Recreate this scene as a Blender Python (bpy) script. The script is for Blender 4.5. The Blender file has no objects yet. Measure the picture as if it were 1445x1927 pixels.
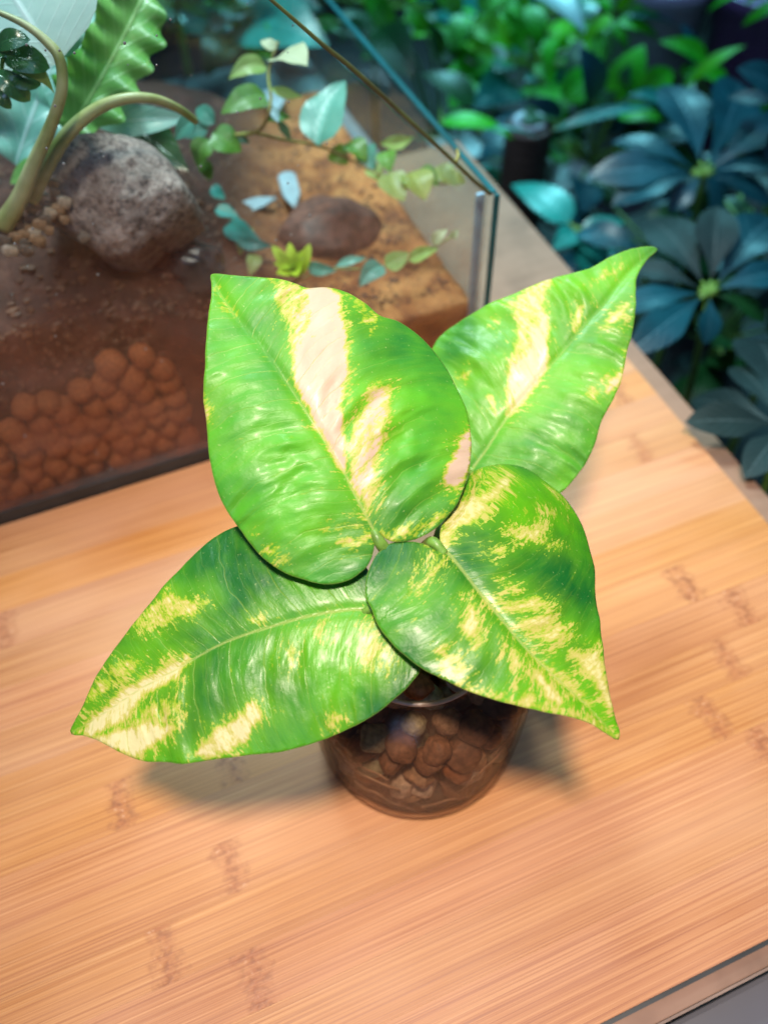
import bpy, bmesh, math, random
import numpy as np
from mathutils import Vector, Matrix, noise as mnoise
from mathutils.geometry import delaunay_2d_cdt
R = math.radians
rng = random.Random(7)
S = bpy.context.scene
COL = S.collection

# ------------------------------------------------------------------ camera
W0, H0, FPX = 1445.0, 1927.0, 1600.0
CX, CY = 722.5, 963.5
HC = 0.34
PITCH, ROLL, AZ = R(53.13), R(-2.12), R(20.53)
fw = np.array([0, math.cos(PITCH), -math.sin(PITCH)])
r0 = np.array([1.0, 0, 0]); u0 = np.cross(r0, fw)
rt = math.cos(ROLL) * r0 + math.sin(ROLL) * u0
up = -math.sin(ROLL) * r0 + math.cos(ROLL) * u0
CAM = np.array([0, 0, HC])
cd = bpy.data.cameras.new('camera'); cam = bpy.data.objects.new('camera', cd); COL.objects.link(cam)
M = Matrix(((rt[0], up[0], -fw[0], 0), (rt[1], up[1], -fw[1], 0), (rt[2], up[2], -fw[2], HC), (0, 0, 0, 1)))
cam.matrix_world = M
cd.sensor_fit = 'VERTICAL'; cd.sensor_height = 36.0; cd.lens = FPX / H0 * 36.0
cd.clip_start = 0.01; cd.clip_end = 50
cd.dof.use_dof = True; cd.dof.focus_distance = 0.268; cd.dof.aperture_fstop = 6.6
S.camera = cam

# ------------------------------------------------------------------ world, lamps, exposure
wd = bpy.data.worlds.new('World'); S.world = wd; wd.use_nodes = True
bg = wd.node_tree.nodes['Background']; bg.inputs['Color'].default_value = (0.40, 0.52, 1.0, 1); bg.inputs['Strength'].default_value = 0.045
S.view_settings.view_transform = 'Standard'; S.view_settings.look = 'None'
S.view_settings.exposure = 0.08; S.view_settings.gamma = 1.0

def lamp(name, kind, loc, target, energy, color, size=0.1, spot=None, blend=0.5, sizey=None):
    d = bpy.data.lights.new(name, kind); d.energy = energy; d.color = color
    if kind == 'SPOT':
        d.spot_size = R(spot); d.spot_blend = blend; d.shadow_soft_size = size
    else:
        d.size = size
        if sizey: d.shape = 'RECTANGLE'; d.size_y = sizey
    o = bpy.data.objects.new(name, d); COL.objects.link(o); o.location = loc
    o.rotation_euler = (Vector(target) - Vector(loc)).to_track_quat('-Z', 'Y').to_euler()
    return o
lamp('grow_lamp', 'SPOT', (-0.015, -0.055, 0.95), (0.03, 0.135, 0), 48.0, (1.0, 0.83, 0.68), 0.050, 44, 1.0)
lamp('front_window_light', 'AREA', (-0.35, -1.1, 1.15), (0, 0.15, 0.1), 4.0, (0.40, 0.55, 1.0), 0.6)
lamp('added_cool_panel', 'AREA', (0.08, 0.50, 1.75), (0.08, 0.50, 0), 10.0, (0.32, 0.57, 1.0), 1.7, sizey=1.3)  # unseen cool panel added overhead for blue leaf sheen and fill
lamp('rear_window_light', 'SPOT', (0.6, 2.3, 1.4), (0.20, 1.20, -0.1), 270.0, (0.26, 0.82, 0.95), 0.35, 38, 0.8)
lamp('tank_lamp', 'SPOT', (-0.12, 0.60, 0.75), (-0.02, 0.47, 0.08), 34.0, (0.72, 0.95, 0.95), 0.10, 52, 0.5)

# ------------------------------------------------------------------ helpers
Aax = np.array([math.cos(AZ), math.sin(AZ), 0]); Bax = np.array([-math.sin(AZ), math.cos(AZ), 0])
def W(a, b, z=0.0): return Aax * a + Bax * b + np.array([0, 0, z])
def ray(x, y): return fw + rt * (x - CX) / FPX - up * (y - CY) / FPX
def at(x, y, z):
    d = ray(x, y); return CAM + d * ((z - HC) / d[2])
def onb(x, y, b):
    d = ray(x, y); return CAM + d * ((b - CAM @ Bax) / (d @ Bax))
def ab(P): return float(P @ Aax), float(P @ Bax), float(P[2])
def tag(o, label=None, cat=None, group=None, kind=None):
    if label: o['label'] = label
    if cat: o['category'] = cat
    if group: o['group'] = group
    if kind: o['kind'] = kind
    return o
def empty(name, loc, label, cat, group=None, rotz=0):
    o = bpy.data.objects.new(name, None); COL.objects.link(o); o.location = Vector(loc); o.rotation_euler = (0, 0, rotz)
    o.empty_display_size = 0.02
    bpy.context.view_layer.update()
    return tag(o, label, cat, group)
def link(name, me, mat=None, parent=None, loc=None, smooth=True):
    """world-space mesh -> object; when parented the mesh is moved into the parent's frame"""
    if mat is not None and not me.materials: me.materials.append(mat)
    if smooth and len(me.polygons): me.polygons.foreach_set('use_smooth', [True] * len(me.polygons))
    o = bpy.data.objects.new(name, me); COL.objects.link(o)
    if loc is not None: o.location = Vector(loc)
    if parent is not None:
        o.parent = parent; o.matrix_parent_inverse = parent.matrix_world.inverted()
    return o
def mesh(name, vs, fs):
    me = bpy.data.meshes.new(name); me.from_pydata([tuple(map(float, v)) for v in vs], [], fs); me.update(); return me
def recalc(me):
    bm = bmesh.new(); bm.from_mesh(me); bmesh.ops.recalc_face_normals(bm, faces=bm.faces); bm.to_mesh(me); bm.free(); return me
def box_ab(name, a0, a1, b0, b1, z0, z1, mat, parent=None, bevel=0.0):
    bm = bmesh.new()
    v = [bm.verts.new(W(a, b, z)) for z in (z0, z1) for b in (b0, b1) for a in (a0, a1)]
    for f in ((0, 2, 3, 1), (4, 5, 7, 6), (0, 1, 5, 4), (2, 6, 7, 3), (0, 4, 6, 2), (1, 3, 7, 5)): bm.faces.new([v[i] for i in f])
    if bevel: bmesh.ops.bevel(bm, geom=bm.edges[:], offset=bevel, segments=2, affect='EDGES', profile=0.6)
    me = bpy.data.meshes.new(name); bm.to_mesh(me); bm.free()
    return link(name, me, mat, parent, smooth=False)
def catmull(P, n):
    P = np.array(P, float)
    Q = np.vstack([2 * P[0] - P[1], P, 2 * P[-1] - P[-2]]); out = []
    for i in range(1, len(Q) - 2):
        for k in range(n):
            t = k / n
            out.append(0.5 * (2 * Q[i] + (Q[i + 1] - Q[i - 1]) * t + (2 * Q[i - 1] - 5 * Q[i] + 4 * Q[i + 1] - Q[i + 2]) * t * t + (3 * Q[i] - Q[i - 1] - 3 * Q[i + 1] + Q[i + 2]) * t ** 3))
    out.append(P[-1]); return np.array(out)
def tube_mesh(name, pts, rad, sides=8, n=6, jitter=0.0):
    P = catmull(pts, n) if len(pts) > 2 else np.array(pts, float)
    rad = np.interp(np.linspace(0, 1, len(P)), np.linspace(0, 1, len(rad)), rad) if hasattr(rad, '__len__') else np.full(len(P), rad)
    vs, fs = [], []
    T = np.gradient(P, axis=0); nrm = None
    for i, p in enumerate(P):
        t = T[i] / (np.linalg.norm(T[i]) + 1e-12)
        if nrm is None:
            nrm = np.cross(t, [0.3, 0.2, 0.93]); nrm /= np.linalg.norm(nrm)
        nrm = nrm - t * (nrm @ t); nrm /= np.linalg.norm(nrm) + 1e-12
        bi = np.cross(t, nrm)
        for k in range(sides):
            th = 2 * math.pi * k / sides
            vs.append(p + (nrm * math.cos(th) + bi * math.sin(th)) * rad[i] * (1 + jitter * rng.uniform(-1, 1)))
    for i in range(len(P) - 1):
        for k in range(sides):
            k2 = (k + 1) % sides
            fs.append((i * sides + k, i * sides + k2, (i + 1) * sides + k2, (i + 1) * sides + k))
    fs.append(tuple(range(sides - 1, -1, -1))); fs.append(tuple(range((len(P) - 1) * sides, len(P) * sides)))
    return mesh(name, vs, fs)
def lathe_mesh(name, prof, c, seg=64, closed=False):
    vs, fs = [], []
    n = len(prof)
    for k in range(seg):
        th = 2 * math.pi * k / seg
        for r_, z_ in prof: vs.append((c[0] + r_ * math.cos(th), c[1] + r_ * math.sin(th), c[2] + z_))
    for k in range(seg):
        k2 = (k + 1) % seg
        for i in range(n if closed else n - 1):
            j = (i + 1) % n
            fs.append((k * n + i, k2 * n + i, k2 * n + j, k * n + j))
    return mesh(name, vs, fs)
def stone_mesh(name, sub, amp, freq, seed, flat=0.0):
    bm = bmesh.new(); bmesh.ops.create_icosphere(bm, subdivisions=sub, radius=1.0)
    off = Vector((seed * 3.1, seed * 1.7, -seed * 2.3))
    for v in bm.verts:
        d = mnoise.noise(v.co * freq + off) + 0.5 * mnoise.noise(v.co * freq * 2.3 + off)
        v.co *= 1 + amp * d
        if flat:
            for ax in (Vector((0.5, 0.3, 0.8)), Vector((-0.7, 0.5, 0.2)), Vector((0.1, -0.9, 0.3)), Vector((0.8, 0.1, -0.5)), Vector((-0.3, 0.2, -0.9))):
                ax = ax.normalized(); e = v.co.dot(ax) - (1 - flat)
                if e > 0: v.co -= ax * e * 0.85
    me = bpy.data.meshes.new(name); bm.to_mesh(me); bm.free(); return me

# ------------------------------------------------------------------ materials
class NT:
    def __init__(s, name):
        s.m = bpy.data.materials.new(name); s.m.use_nodes = True; s.t = s.m.node_tree; s.t.nodes.clear()
        s.out = s.t.nodes.new('ShaderNodeOutputMaterial')
    def n(s, typ, **kw):
        x = s.t.nodes.new(typ)
        for k, v in kw.items():
            if k.startswith('i_'):
                key = k[2:].replace('_', ' ')
                x.inputs[int(key) if key.isdigit() else key].default_value = v
            else: setattr(x, k, v)
        return x
    def l(s, a, b): s.t.links.new(a, b)
    def setv(s, inp, v):
        if hasattr(v, 'is_output') or isinstance(v, bpy.types.NodeSocket): s.l(v, inp)
        else: inp.default_value = v
    def math(s, op, a, b=None, c=None, clamp=False):
        x = s.n('ShaderNodeMath', operation=op, use_clamp=clamp)
        s.setv(x.inputs[0], a)
        if b is not None: s.setv(x.inputs[1], b)
        if c is not None: s.setv(x.inputs[2], c)
        return x.outputs[0]
    def mix(s, f, a, b, bt='MIX'):
        x = s.n('ShaderNodeMix', data_type='RGBA', blend_type=bt)
        s.setv(x.inputs[0], f)
        for i, v in ((6, a), (7, b)):
            s.setv(x.inputs[i], (*v, 1) if isinstance(v, tuple) and len(v) == 3 else v)
        return x.outputs[2]
    def noise(s, vec, scale, detail=4, rough=0.55):
        x = s.n('ShaderNodeTexNoise'); x.inputs['Scale'].default_value = scale; x.inputs['Detail'].default_value = detail; x.inputs['Roughness'].default_value = rough
        if vec is not None: s.l(vec, x.inputs['Vector'])
        return x.outputs['Fac']
    def mapping(s, vec, scale=(1, 1, 1), rot=(0, 0, 0), loc=(0, 0, 0)):
        x = s.n('ShaderNodeMapping'); s.l(vec, x.inputs[0]); x.inputs['Scale'].default_value = scale; x.inputs['Rotation'].default_value = rot
        s.setv(x.inputs['Location'], loc); return x.outputs[0]
    def ramp(s, f, stops, interp='LINEAR'):
        x = s.n('ShaderNodeValToRGB'); s.l(f, x.inputs[0]); e = x.color_ramp.elements; x.color_ramp.interpolation = interp
        while len(e) > 1: e.remove(e[-1])
        e[0].position = stops[0][0]; c = stops[0][1]; e[0].color = (*c, 1) if len(c) == 3 else c
        for p, c in stops[1:]:
            q = e.new(p); q.color = (*c, 1) if len(c) == 3 else c
        return x.outputs[0]
    def bump(s, h, strength, dist=0.001):
        x = s.n('ShaderNodeBump'); s.l(h, x.inputs['Height']); x.inputs['Strength'].default_value = strength; x.inputs['Distance'].default_value = dist
        return x.outputs[0]
    def bsdf(s, color, rough=0.5, spec=0.5, normal=None, coat=0.0, metallic=0.0, **kw):
        x = s.n('ShaderNodeBsdfPrincipled')
        s.setv(x.inputs['Base Color'], (*color, 1) if isinstance(color, tuple) and len(color) == 3 else color)
        s.setv(x.inputs['Roughness'], rough); s.setv(x.inputs['Specular IOR Level'], spec)
        x.inputs['Coat Weight'].default_value = coat; x.inputs['Coat Roughness'].default_value = 0.15; x.inputs['Metallic'].default_value = metallic
        if normal is not None: s.l(normal, x.inputs['Normal'])
        return x.outputs[0]
    def fin(s, sh): s.l(sh, s.out.inputs['Surface']); return s.m

def mat_bamboo():
    t = NT('bamboo'); pos = t.n('ShaderNodeNewGeometry').outputs['Position']; oi = t.n('ShaderNodeObjectInfo').outputs['Random']
    v = t.mapping(pos, rot=(0, 0, -AZ))
    rnd = t.n('ShaderNodeCombineXYZ'); t.l(t.math('MULTIPLY', oi, 40.0), rnd.inputs[0]); t.l(t.math('MULTIPLY', oi, 13.0), rnd.inputs[2])
    add = t.n('ShaderNodeVectorMath', operation='ADD'); t.l(v, add.inputs[0]); t.l(rnd.outputs[0], add.inputs[1]); v2 = add.outputs[0]
    g1 = t.noise(t.mapping(v2, scale=(5, 1250, 1)), 1.0, 5, 0.75)
    g2 = t.noise(t.mapping(v2, scale=(9, 2700, 1)), 1.0, 3)
    g3 = t.noise(t.mapping(v2, scale=(6, 70, 1)), 1.0, 2)
    c = t.ramp(g1, [(0.27, (0.20, 0.060, 0.016)), (0.40, (0.43, 0.170, 0.050)), (0.54, (0.59, 0.285, 0.098)), (0.72, (0.72, 0.410, 0.180))])
    c = t.mix(t.math('MULTIPLY', t.ramp(g2, [(0.52, (0, 0, 0)), (0.66, (1, 1, 1))]), 0.8), c, (0.33, 0.12, 0.042))
    c = t.mix(t.math('MULTIPLY', t.ramp(g3, [(0.4, (0, 0, 0)), (0.7, (1, 1, 1))]), 0.25), c, (0.50, 0.20, 0.075))
    big = t.noise(t.mapping(v, scale=(7, 16, 1)), 1.0, 3)
    c = t.mix(t.math('MULTIPLY', t.ramp(big, [(0.38, (0, 0, 0)), (0.62, (1, 1, 1))]), 0.70), c, t.mix(0.60, c, (0.66, 0.36, 0.20)))
    hs = t.n('ShaderNodeHueSaturation'); t.l(c, hs.inputs['Color'])
    t.l(t.math('MULTIPLY_ADD', oi, 0.12, 0.90), hs.inputs['Value']); t.l(t.math('MULTIPLY_ADD', t.math('FRACT', t.math('MULTIPLY', oi, 7.3)), 0.12, 0.96), hs.inputs['Saturation'])
    t.l(t.math('MULTIPLY_ADD', t.math('FRACT', t.math('MULTIPLY', oi, 3.7)), 0.006, 0.494), hs.inputs['Hue'])
    c = hs.outputs[0]
    sx = t.n('ShaderNodeSeparateXYZ'); t.l(v, sx.inputs[0])
    band = None; warp = t.noise(v, 140.0, 3)
    for key in ('node_one', 'node_two', 'node_three'):
        an = t.n('ShaderNodeAttribute', attribute_type='OBJECT', attribute_name=key).outputs['Fac']
        d = t.math('ABSOLUTE', t.math('SUBTRACT', t.math('ADD', sx.outputs[0], t.math('MULTIPLY', t.math('SUBTRACT', warp, 0.5), 0.014)), an))
        f = t.math('SUBTRACT', 1.0, t.math('DIVIDE', d, 0.0065), clamp=True)
        band = f if band is None else t.math('MAXIMUM', band, f)
    sp = t.noise(t.mapping(v, scale=(330, 430, 1)), 1.0, 4)
    spot = t.ramp(sp, [(0.40, (1, 1, 1)), (0.52, (0, 0, 0))])
    c = t.mix(t.math('MULTIPLY', t.math('MULTIPLY', band, warp), 1.0), c, (0.36, 0.115, 0.045))
    c = t.mix(t.math('MULTIPLY', t.math('MULTIPLY', spot, t.math('POWER', band, 0.6)), t.math('MULTIPLY_ADD', t.math('FRACT', t.math('MULTIPLY', oi, 11.3)), 0.40, 0.25)), c, (0.20, 0.065, 0.025))
    lt = t.ramp(sp, [(0.62, (0, 0, 0)), (0.70, (1, 1, 1))])
    c = t.mix(t.math('MULTIPLY', t.math('MULTIPLY', lt, band), 0.5), c, (0.85, 0.62, 0.42))
    return t.fin(t.bsdf(c, t.math('MULTIPLY_ADD', g1, 0.2, 0.36), 0.40, t.bump(t.math('ADD', g2, t.math('MULTIPLY', spot, band)), 0.12, 0.0006)))

def mat_wood(name, c1, c2, rough=0.5):
    t = NT(name); pos = t.n('ShaderNodeNewGeometry').outputs['Position']
    v = t.mapping(pos, rot=(0, 0, -AZ))
    g = t.noise(t.mapping(v, scale=(14, 160, 20)), 1.0, 5); g2 = t.noise(v, 40.0, 4)
    c = t.mix(g, c1, c2); c = t.mix(t.math('MULTIPLY', t.ramp(g2, [(0.5, (0, 0, 0)), (0.75, (1, 1, 1))]), 0.5), c, tuple(x * 0.55 for x in c1))
    return t.fin(t.bsdf(c, rough, 0.4, t.bump(g, 0.15, 0.0006)))

def mat_plain(name, c, rough=0.5, var=0.25, scale=60.0, bump=0.1, spec=0.5, metallic=0.0, c2=None):
    t = NT(name); oc = t.n('ShaderNodeTexCoord').outputs['Object']
    g = t.noise(oc, scale, 5)
    col = t.mix(t.ramp(g, [(0.35, (0, 0, 0)), (0.68, (1, 1, 1))]), tuple(x * (1 - var) for x in c), c2 or tuple(min(1, x * (1 + var)) for x in c))
    return t.fin(t.bsdf(col, rough, spec, t.bump(g, bump, 0.001), metallic=metallic))

def mat_random(name, cols, rough, scale=300.0, bump=0.3, spec=0.5, pos=True):
    t = NT(name); oi = t.n('ShaderNodeObjectInfo').outputs['Random']
    oc = t.n('ShaderNodeNewGeometry').outputs['Position']
    g = t.noise(oc, scale, 5)
    c = t.ramp(oi, [(i / len(cols), q) for i, q in enumerate(cols)], 'CONSTANT' if len(cols) > 3 else 'LINEAR')
    c = t.mix(t.math('MULTIPLY', g, 0.75), c, (0.02, 0.012, 0.008), 'MIX') if False else t.mix(t.ramp(g, [(0.35, (0.45, 0.45, 0.45)), (0.7, (1.1, 1.1, 1.1))]), (0, 0, 0), c)
    return t.fin(t.bsdf(c, rough, spec, t.bump(g, bump, 0.001)))

def mat_glass(name, tint, rough=0.02, refl=1.0, film=None):
    t = NT(name)
    tr = t.n('ShaderNodeBsdfTransparent'); tr.inputs[0].default_value = (*tint, 1)
    gl = t.n('ShaderNodeBsdfGlossy'); gl.inputs['Roughness'].default_value = rough
    fr = t.n('ShaderNodeLayerWeight'); fr.inputs['Blend'].default_value = 0.5
    mx = t.n('ShaderNodeMixShader'); t.l(t.math('MULTIPLY', t.math('MULTIPLY_ADD', t.math('POWER', fr.outputs['Facing'], 4.0), 0.9, 0.035), refl, clamp=True), mx.inputs[0]); t.l(tr.outputs[0], mx.inputs[1]); t.l(gl.outputs[0], mx.inputs[2])
    if film:
        df = t.n('ShaderNodeBsdfDiffuse'); df.inputs[0].default_value = (*film[:3], 1)
        m2 = t.n('ShaderNodeMixShader'); t.l(t.math('MULTIPLY', t.ramp(t.noise(t.n('ShaderNodeNewGeometry').outputs['Position'], 70.0, 4), [(0.35, (0.5, 0.5, 0.5)), (0.65, (1, 1, 1))]), film[3]), m2.inputs[0]); t.l(mx.outputs[0], m2.inputs[1]); t.l(df.outputs[0], m2.inputs[2]); return t.fin(m2.outputs[0])
    return t.fin(mx.outputs[0])

def mat_leaf(name, c1, c2, rough=0.38, spec=0.5, trans=0.25, veins=0.0, coat=0.0, scale=30.0, c3=None):
    """foliage: mottled two-tone blade with a paler midrib (uv: x across -1..1, y along)"""
    t = NT(name); pos = t.n('ShaderNodeNewGeometry').outputs['Position']; oi = t.n('ShaderNodeObjectInfo').outputs['Random']
    uv = t.n('ShaderNodeUVMap').outputs[0]; sx = t.n('ShaderNodeSeparateXYZ'); t.l(uv, sx.inputs[0])
    g = t.noise(pos, scale, 4)
    c = t.mix(t.ramp(g, [(0.38, (0, 0, 0)), (0.62, (1, 1, 1))]), c1, c2)
    if c3: c = t.mix(t.math('GREATER_THAN', oi, 0.6), c, c3)
    ax = t.math('ABSOLUTE', t.math('MULTIPLY_ADD', sx.outputs[0], 2.0, -1.0))
    mid = t.math('SUBTRACT', 1.0, t.math('DIVIDE', ax, 0.06), clamp=True)
    ph = t.math('SUBTRACT', t.math('MULTIPLY', sx.outputs[1], 9.0), t.math('MULTIPLY', ax, 2.6))
    lat = t.math('SUBTRACT', 1.0, t.math('DIVIDE', t.math('ABSOLUTE', t.math('SUBTRACT', t.math('FRACT', ph), 0.5)), 0.09), clamp=True)
    vv = t.math('MAXIMUM', mid, t.math('MULTIPLY', lat, 0.45))
    c = t.mix(t.math('MULTIPLY', vv, veins), c, tuple(min(1, x * 2.2 + 0.06) for x in c2))
    hs = t.n('ShaderNodeHueSaturation'); t.l(c, hs.inputs['Color']); t.l(t.math('MULTIPLY_ADD', oi, 0.5, 0.75), hs.inputs['Value'])
    nb = t.bump(t.math('ADD', t.math('MULTIPLY', t.noise(pos, 160.0, 3), 0.5), t.math('MULTIPLY', vv, -0.7)), 0.35, 0.0012)
    b = t.bsdf(hs.outputs[0], rough, spec, nb, coat)
    tl = t.n('ShaderNodeBsdfTranslucent'); t.l(t.mix(0.5, hs.outputs[0], (0.35, 0.6, 0.06)), tl.inputs[0])
    mx = t.n('ShaderNodeMixShader'); mx.inputs[0].default_value = trans; t.l(b, mx.inputs[1]); t.l(tl.outputs[0], mx.inputs[2])
    return t.fin(mx.outputs[0])

def mat_pothos(name, mottle, cream=(0.66, 0.60, 0.28), deep=(0.030, 0.150, 0.012), fresh=(0.085, 0.300, 0.018), rough=0.34, rug=0.8):
    t = NT(name)
    va = t.n('ShaderNodeAttribute', attribute_name='vari').outputs['Fac']
    mi = t.n('ShaderNodeAttribute', attribute_name='rib').outputs['Fac']; ha = t.n('ShaderNodeAttribute', attribute_name='halo').outputs['Fac']
    vc = t.n('ShaderNodeAttribute', attribute_name='veinco').outputs['Vector']
    pos = t.n('ShaderNodeNewGeometry').outputs['Position']
    n1 = t.noise(t.mapping(vc, scale=(420, 80, 1)), 1.0, 5, 0.65)      # streaks that run along the side veins
    n2 = t.noise(t.mapping(vc, scale=(1300, 420, 1)), 1.0, 4, 0.6)
    n3 = t.noise(pos, 26.0, 3)
    n4 = t.noise(pos, 900.0, 3)
    v = t.math('ADD', va, t.math('ADD', t.math('MULTIPLY', t.math('SUBTRACT', n1, 0.5), 1.25), t.math('MULTIPLY', t.math('SUBTRACT', n2, 0.5), 1.0)))
    mot = t.math('MULTIPLY', t.math('MULTIPLY', t.ramp(n1, [(0.47, (0, 0, 0)), (0.70, (1, 1, 1))]), t.ramp(n2, [(0.40, (0, 0, 0)), (0.60, (1, 1, 1))])), t.math('MULTIPLY', t.ramp(n3, [(0.36, (0, 0, 0)), (0.58, (1, 1, 1))]), mottle * 0.75))
    n6 = t.noise(pos, 620.0, 4, 0.65)
    v = t.math('ADD', v, t.math('MULTIPLY', t.math('SUBTRACT', n6, 0.5), t.ramp(va, [(0.0, (0.25, 0.25, 0.25)), (0.15, (0.9, 0.9, 0.9)), (0.85, (0.7, 0.7, 0.7)), (1.0, (0.25, 0.25, 0.25))])))
    fl = t.noise(t.mapping(vc, scale=(1700, 700, 1)), 1.0, 4, 0.7); fl2 = t.noise(t.mapping(vc, scale=(700, 170, 1)), 1.0, 4, 0.65)
    spk = t.math('ADD', t.math('MULTIPLY', fl, 0.5), t.math('MULTIPLY', fl2, 0.5))
    thr = t.math('MULTIPLY_ADD', ha, -0.15 - 0.03 * mottle, 0.655 - 0.055 * mottle)                     # flecks crowd together towards the patches
    spk = t.math('MULTIPLY', t.math('SUBTRACT', spk, thr), 9.0, clamp=True)
    mot = t.math('MAXIMUM', mot, t.math('MULTIPLY', spk, t.math('MULTIPLY_ADD', ha, 0.22, 0.46)))
    v = t.math('MAXIMUM', v, mot)
    g = t.mix(t.ramp(n3, [(0.36, (0, 0, 0)), (0.62, (1, 1, 1))]), deep, fresh)
    g = t.mix(t.math('MULTIPLY', t.ramp(n1, [(0.45, (0, 0, 0)), (0.7, (1, 1, 1))]), 0.22), g, (0.17, 0.40, 0.02))
    g = t.mix(t.math('MULTIPLY', ha, 0.34), g, (0.20, 0.46, 0.006))
    c = t.mix(t.ramp(v, [(0.30, (0, 0, 0)), (0.44, (1, 1, 1))]), g, (0.30, 0.44, 0.025))
    c = t.mix(t.ramp(v, [(0.47, (0, 0, 0)), (0.62, (1, 1, 1))]), c, (0.50, 0.47, 0.11))
    c = t.mix(t.ramp(v, [(0.68, (0, 0, 0)), (0.88, (1, 1, 1))]), c, cream)
    sv = t.n('ShaderNodeAttribute', attribute_name='stv').outputs['Vector']; sx = t.n('ShaderNodeSeparateXYZ'); t.l(sv, sx.inputs[0])
    wob = t.math('MULTIPLY', t.math('SUBTRACT', t.noise(pos, 90.0, 2), 0.5), 0.35)
    f1 = t.math('ABSOLUTE', t.math('SUBTRACT', t.math('FRACT', t.math('ADD', sx.outputs[0], wob)), 0.5))
    f3 = t.math('ABSOLUTE', t.math('SUBTRACT', t.math('FRACT', t.math('MULTIPLY', t.math('ADD', sx.outputs[0], wob), 3.0)), 0.5))
    fade = t.math('SUBTRACT', 1.1, sx.outputs[1], clamp=True)
    l1 = t.math('MULTIPLY', t.math('SUBTRACT', 1.0, t.math('DIVIDE', f1, 0.022), clamp=True), fade)
    l3 = t.math('MULTIPLY', t.math('SUBTRACT', 1.0, t.math('DIVIDE', f3, 0.045), clamp=True), t.math('MULTIPLY', fade, 0.45))
    vein = t.math('MAXIMUM', l1, l3)
    c = t.mix(t.math('MULTIPLY', vein, 0.42), c, (0.34, 0.46, 0.07))
    c = t.mix(t.math('MULTIPLY', t.ramp(mi, [(0.35, (0, 0, 0)), (0.8, (1, 1, 1))]), 0.60), c, (0.36, 0.44, 0.10))
    c = t.mix(t.math('MULTIPLY', t.ramp(n4, [(0.66, (0, 0, 0)), (0.74, (1, 1, 1))]), 0.35), c, (0.55, 0.66, 0.25))
    n5 = t.noise(t.mapping(vc, scale=(900, 240, 1)), 1.0, 3, 0.5)
    nb = t.bump(t.math('ADD', t.math('ADD', t.math('MULTIPLY', n4, 0.35), t.math('MULTIPLY', n5, rug)), t.math('MULTIPLY_ADD', vein, -0.5, t.math('MULTIPLY', t.noise(pos, 420.0, 3), 0.5))), 0.32, 0.0005)
    b = t.bsdf(c, rough, 0.31, nb, coat=0.04)
    tl = t.n('ShaderNodeBsdfTranslucent'); t.l(c, tl.inputs[0])
    mx = t.n('ShaderNodeMixShader'); mx.inputs[0].default_value = 0.07; t.l(b, mx.inputs[1]); t.l(tl.outputs[0], mx.inputs[2])
    return t.fin(mx.outputs[0])

MT = dict(
    bamboo=mat_bamboo(),
    table=mat_wood('table_laminate', (0.24, 0.135, 0.085), (0.34, 0.205, 0.14), 0.6),
    bench=mat_wood('grey_bench', (0.20, 0.23, 0.26), (0.30, 0.33, 0.36), 0.45),
    dark=mat_plain('dark_plastic', (0.025, 0.030, 0.032), 0.45),
    band=mat_plain('edge_band', (0.22, 0.15, 0.115), 0.65),
    floor=mat_plain('floor_tile', (0.010, 0.012, 0.014), 0.7, 0.5, 14.0),
    glass=mat_glass('clear_glass', (0.95, 0.985, 0.98), 0.03, 0.55),
    jar=mat_glass('jar_glass', (0.93, 0.88, 0.83), 0.14, 0.30, (0.20, 0.11, 0.07, 0.16)),
    edge=mat_plain('polished_glass_edge', (0.004, 0.085, 0.10), 0.4, 0.3, 30.0, 0.05, 0.3),
    edgel=mat_plain('silicone_seam', (0.30, 0.52, 0.70), 0.4, 0.2, 80.0),
    clay=mat_plain('clay', (0.44, 0.125, 0.040), 0.75, 0.45, 7.0, 0.9, 0.25),
    soil=None,
    rock=None,
    petiole=mat_plain('petiole', (0.16, 0.32, 0.05), 0.4, 0.3, 300.0),
    stalk=mat_plain('stalk', (0.36, 0.42, 0.12), 0.38, 0.3, 60.0, c2=(0.50, 0.50, 0.26)),
    vine=mat_plain('vine_stem', (0.34, 0.16, 0.05), 0.5, 0.45, 90.0, c2=(0.30, 0.34, 0.08)),
    dryvine=mat_plain('dry_vine_stem', (0.10, 0.075, 0.035), 0.5, 0.45, 60.0, c2=(0.13, 0.17, 0.05)),
    root=mat_plain('root', (0.40, 0.24, 0.14), 0.5, 0.3, 200.0),
)
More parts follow.
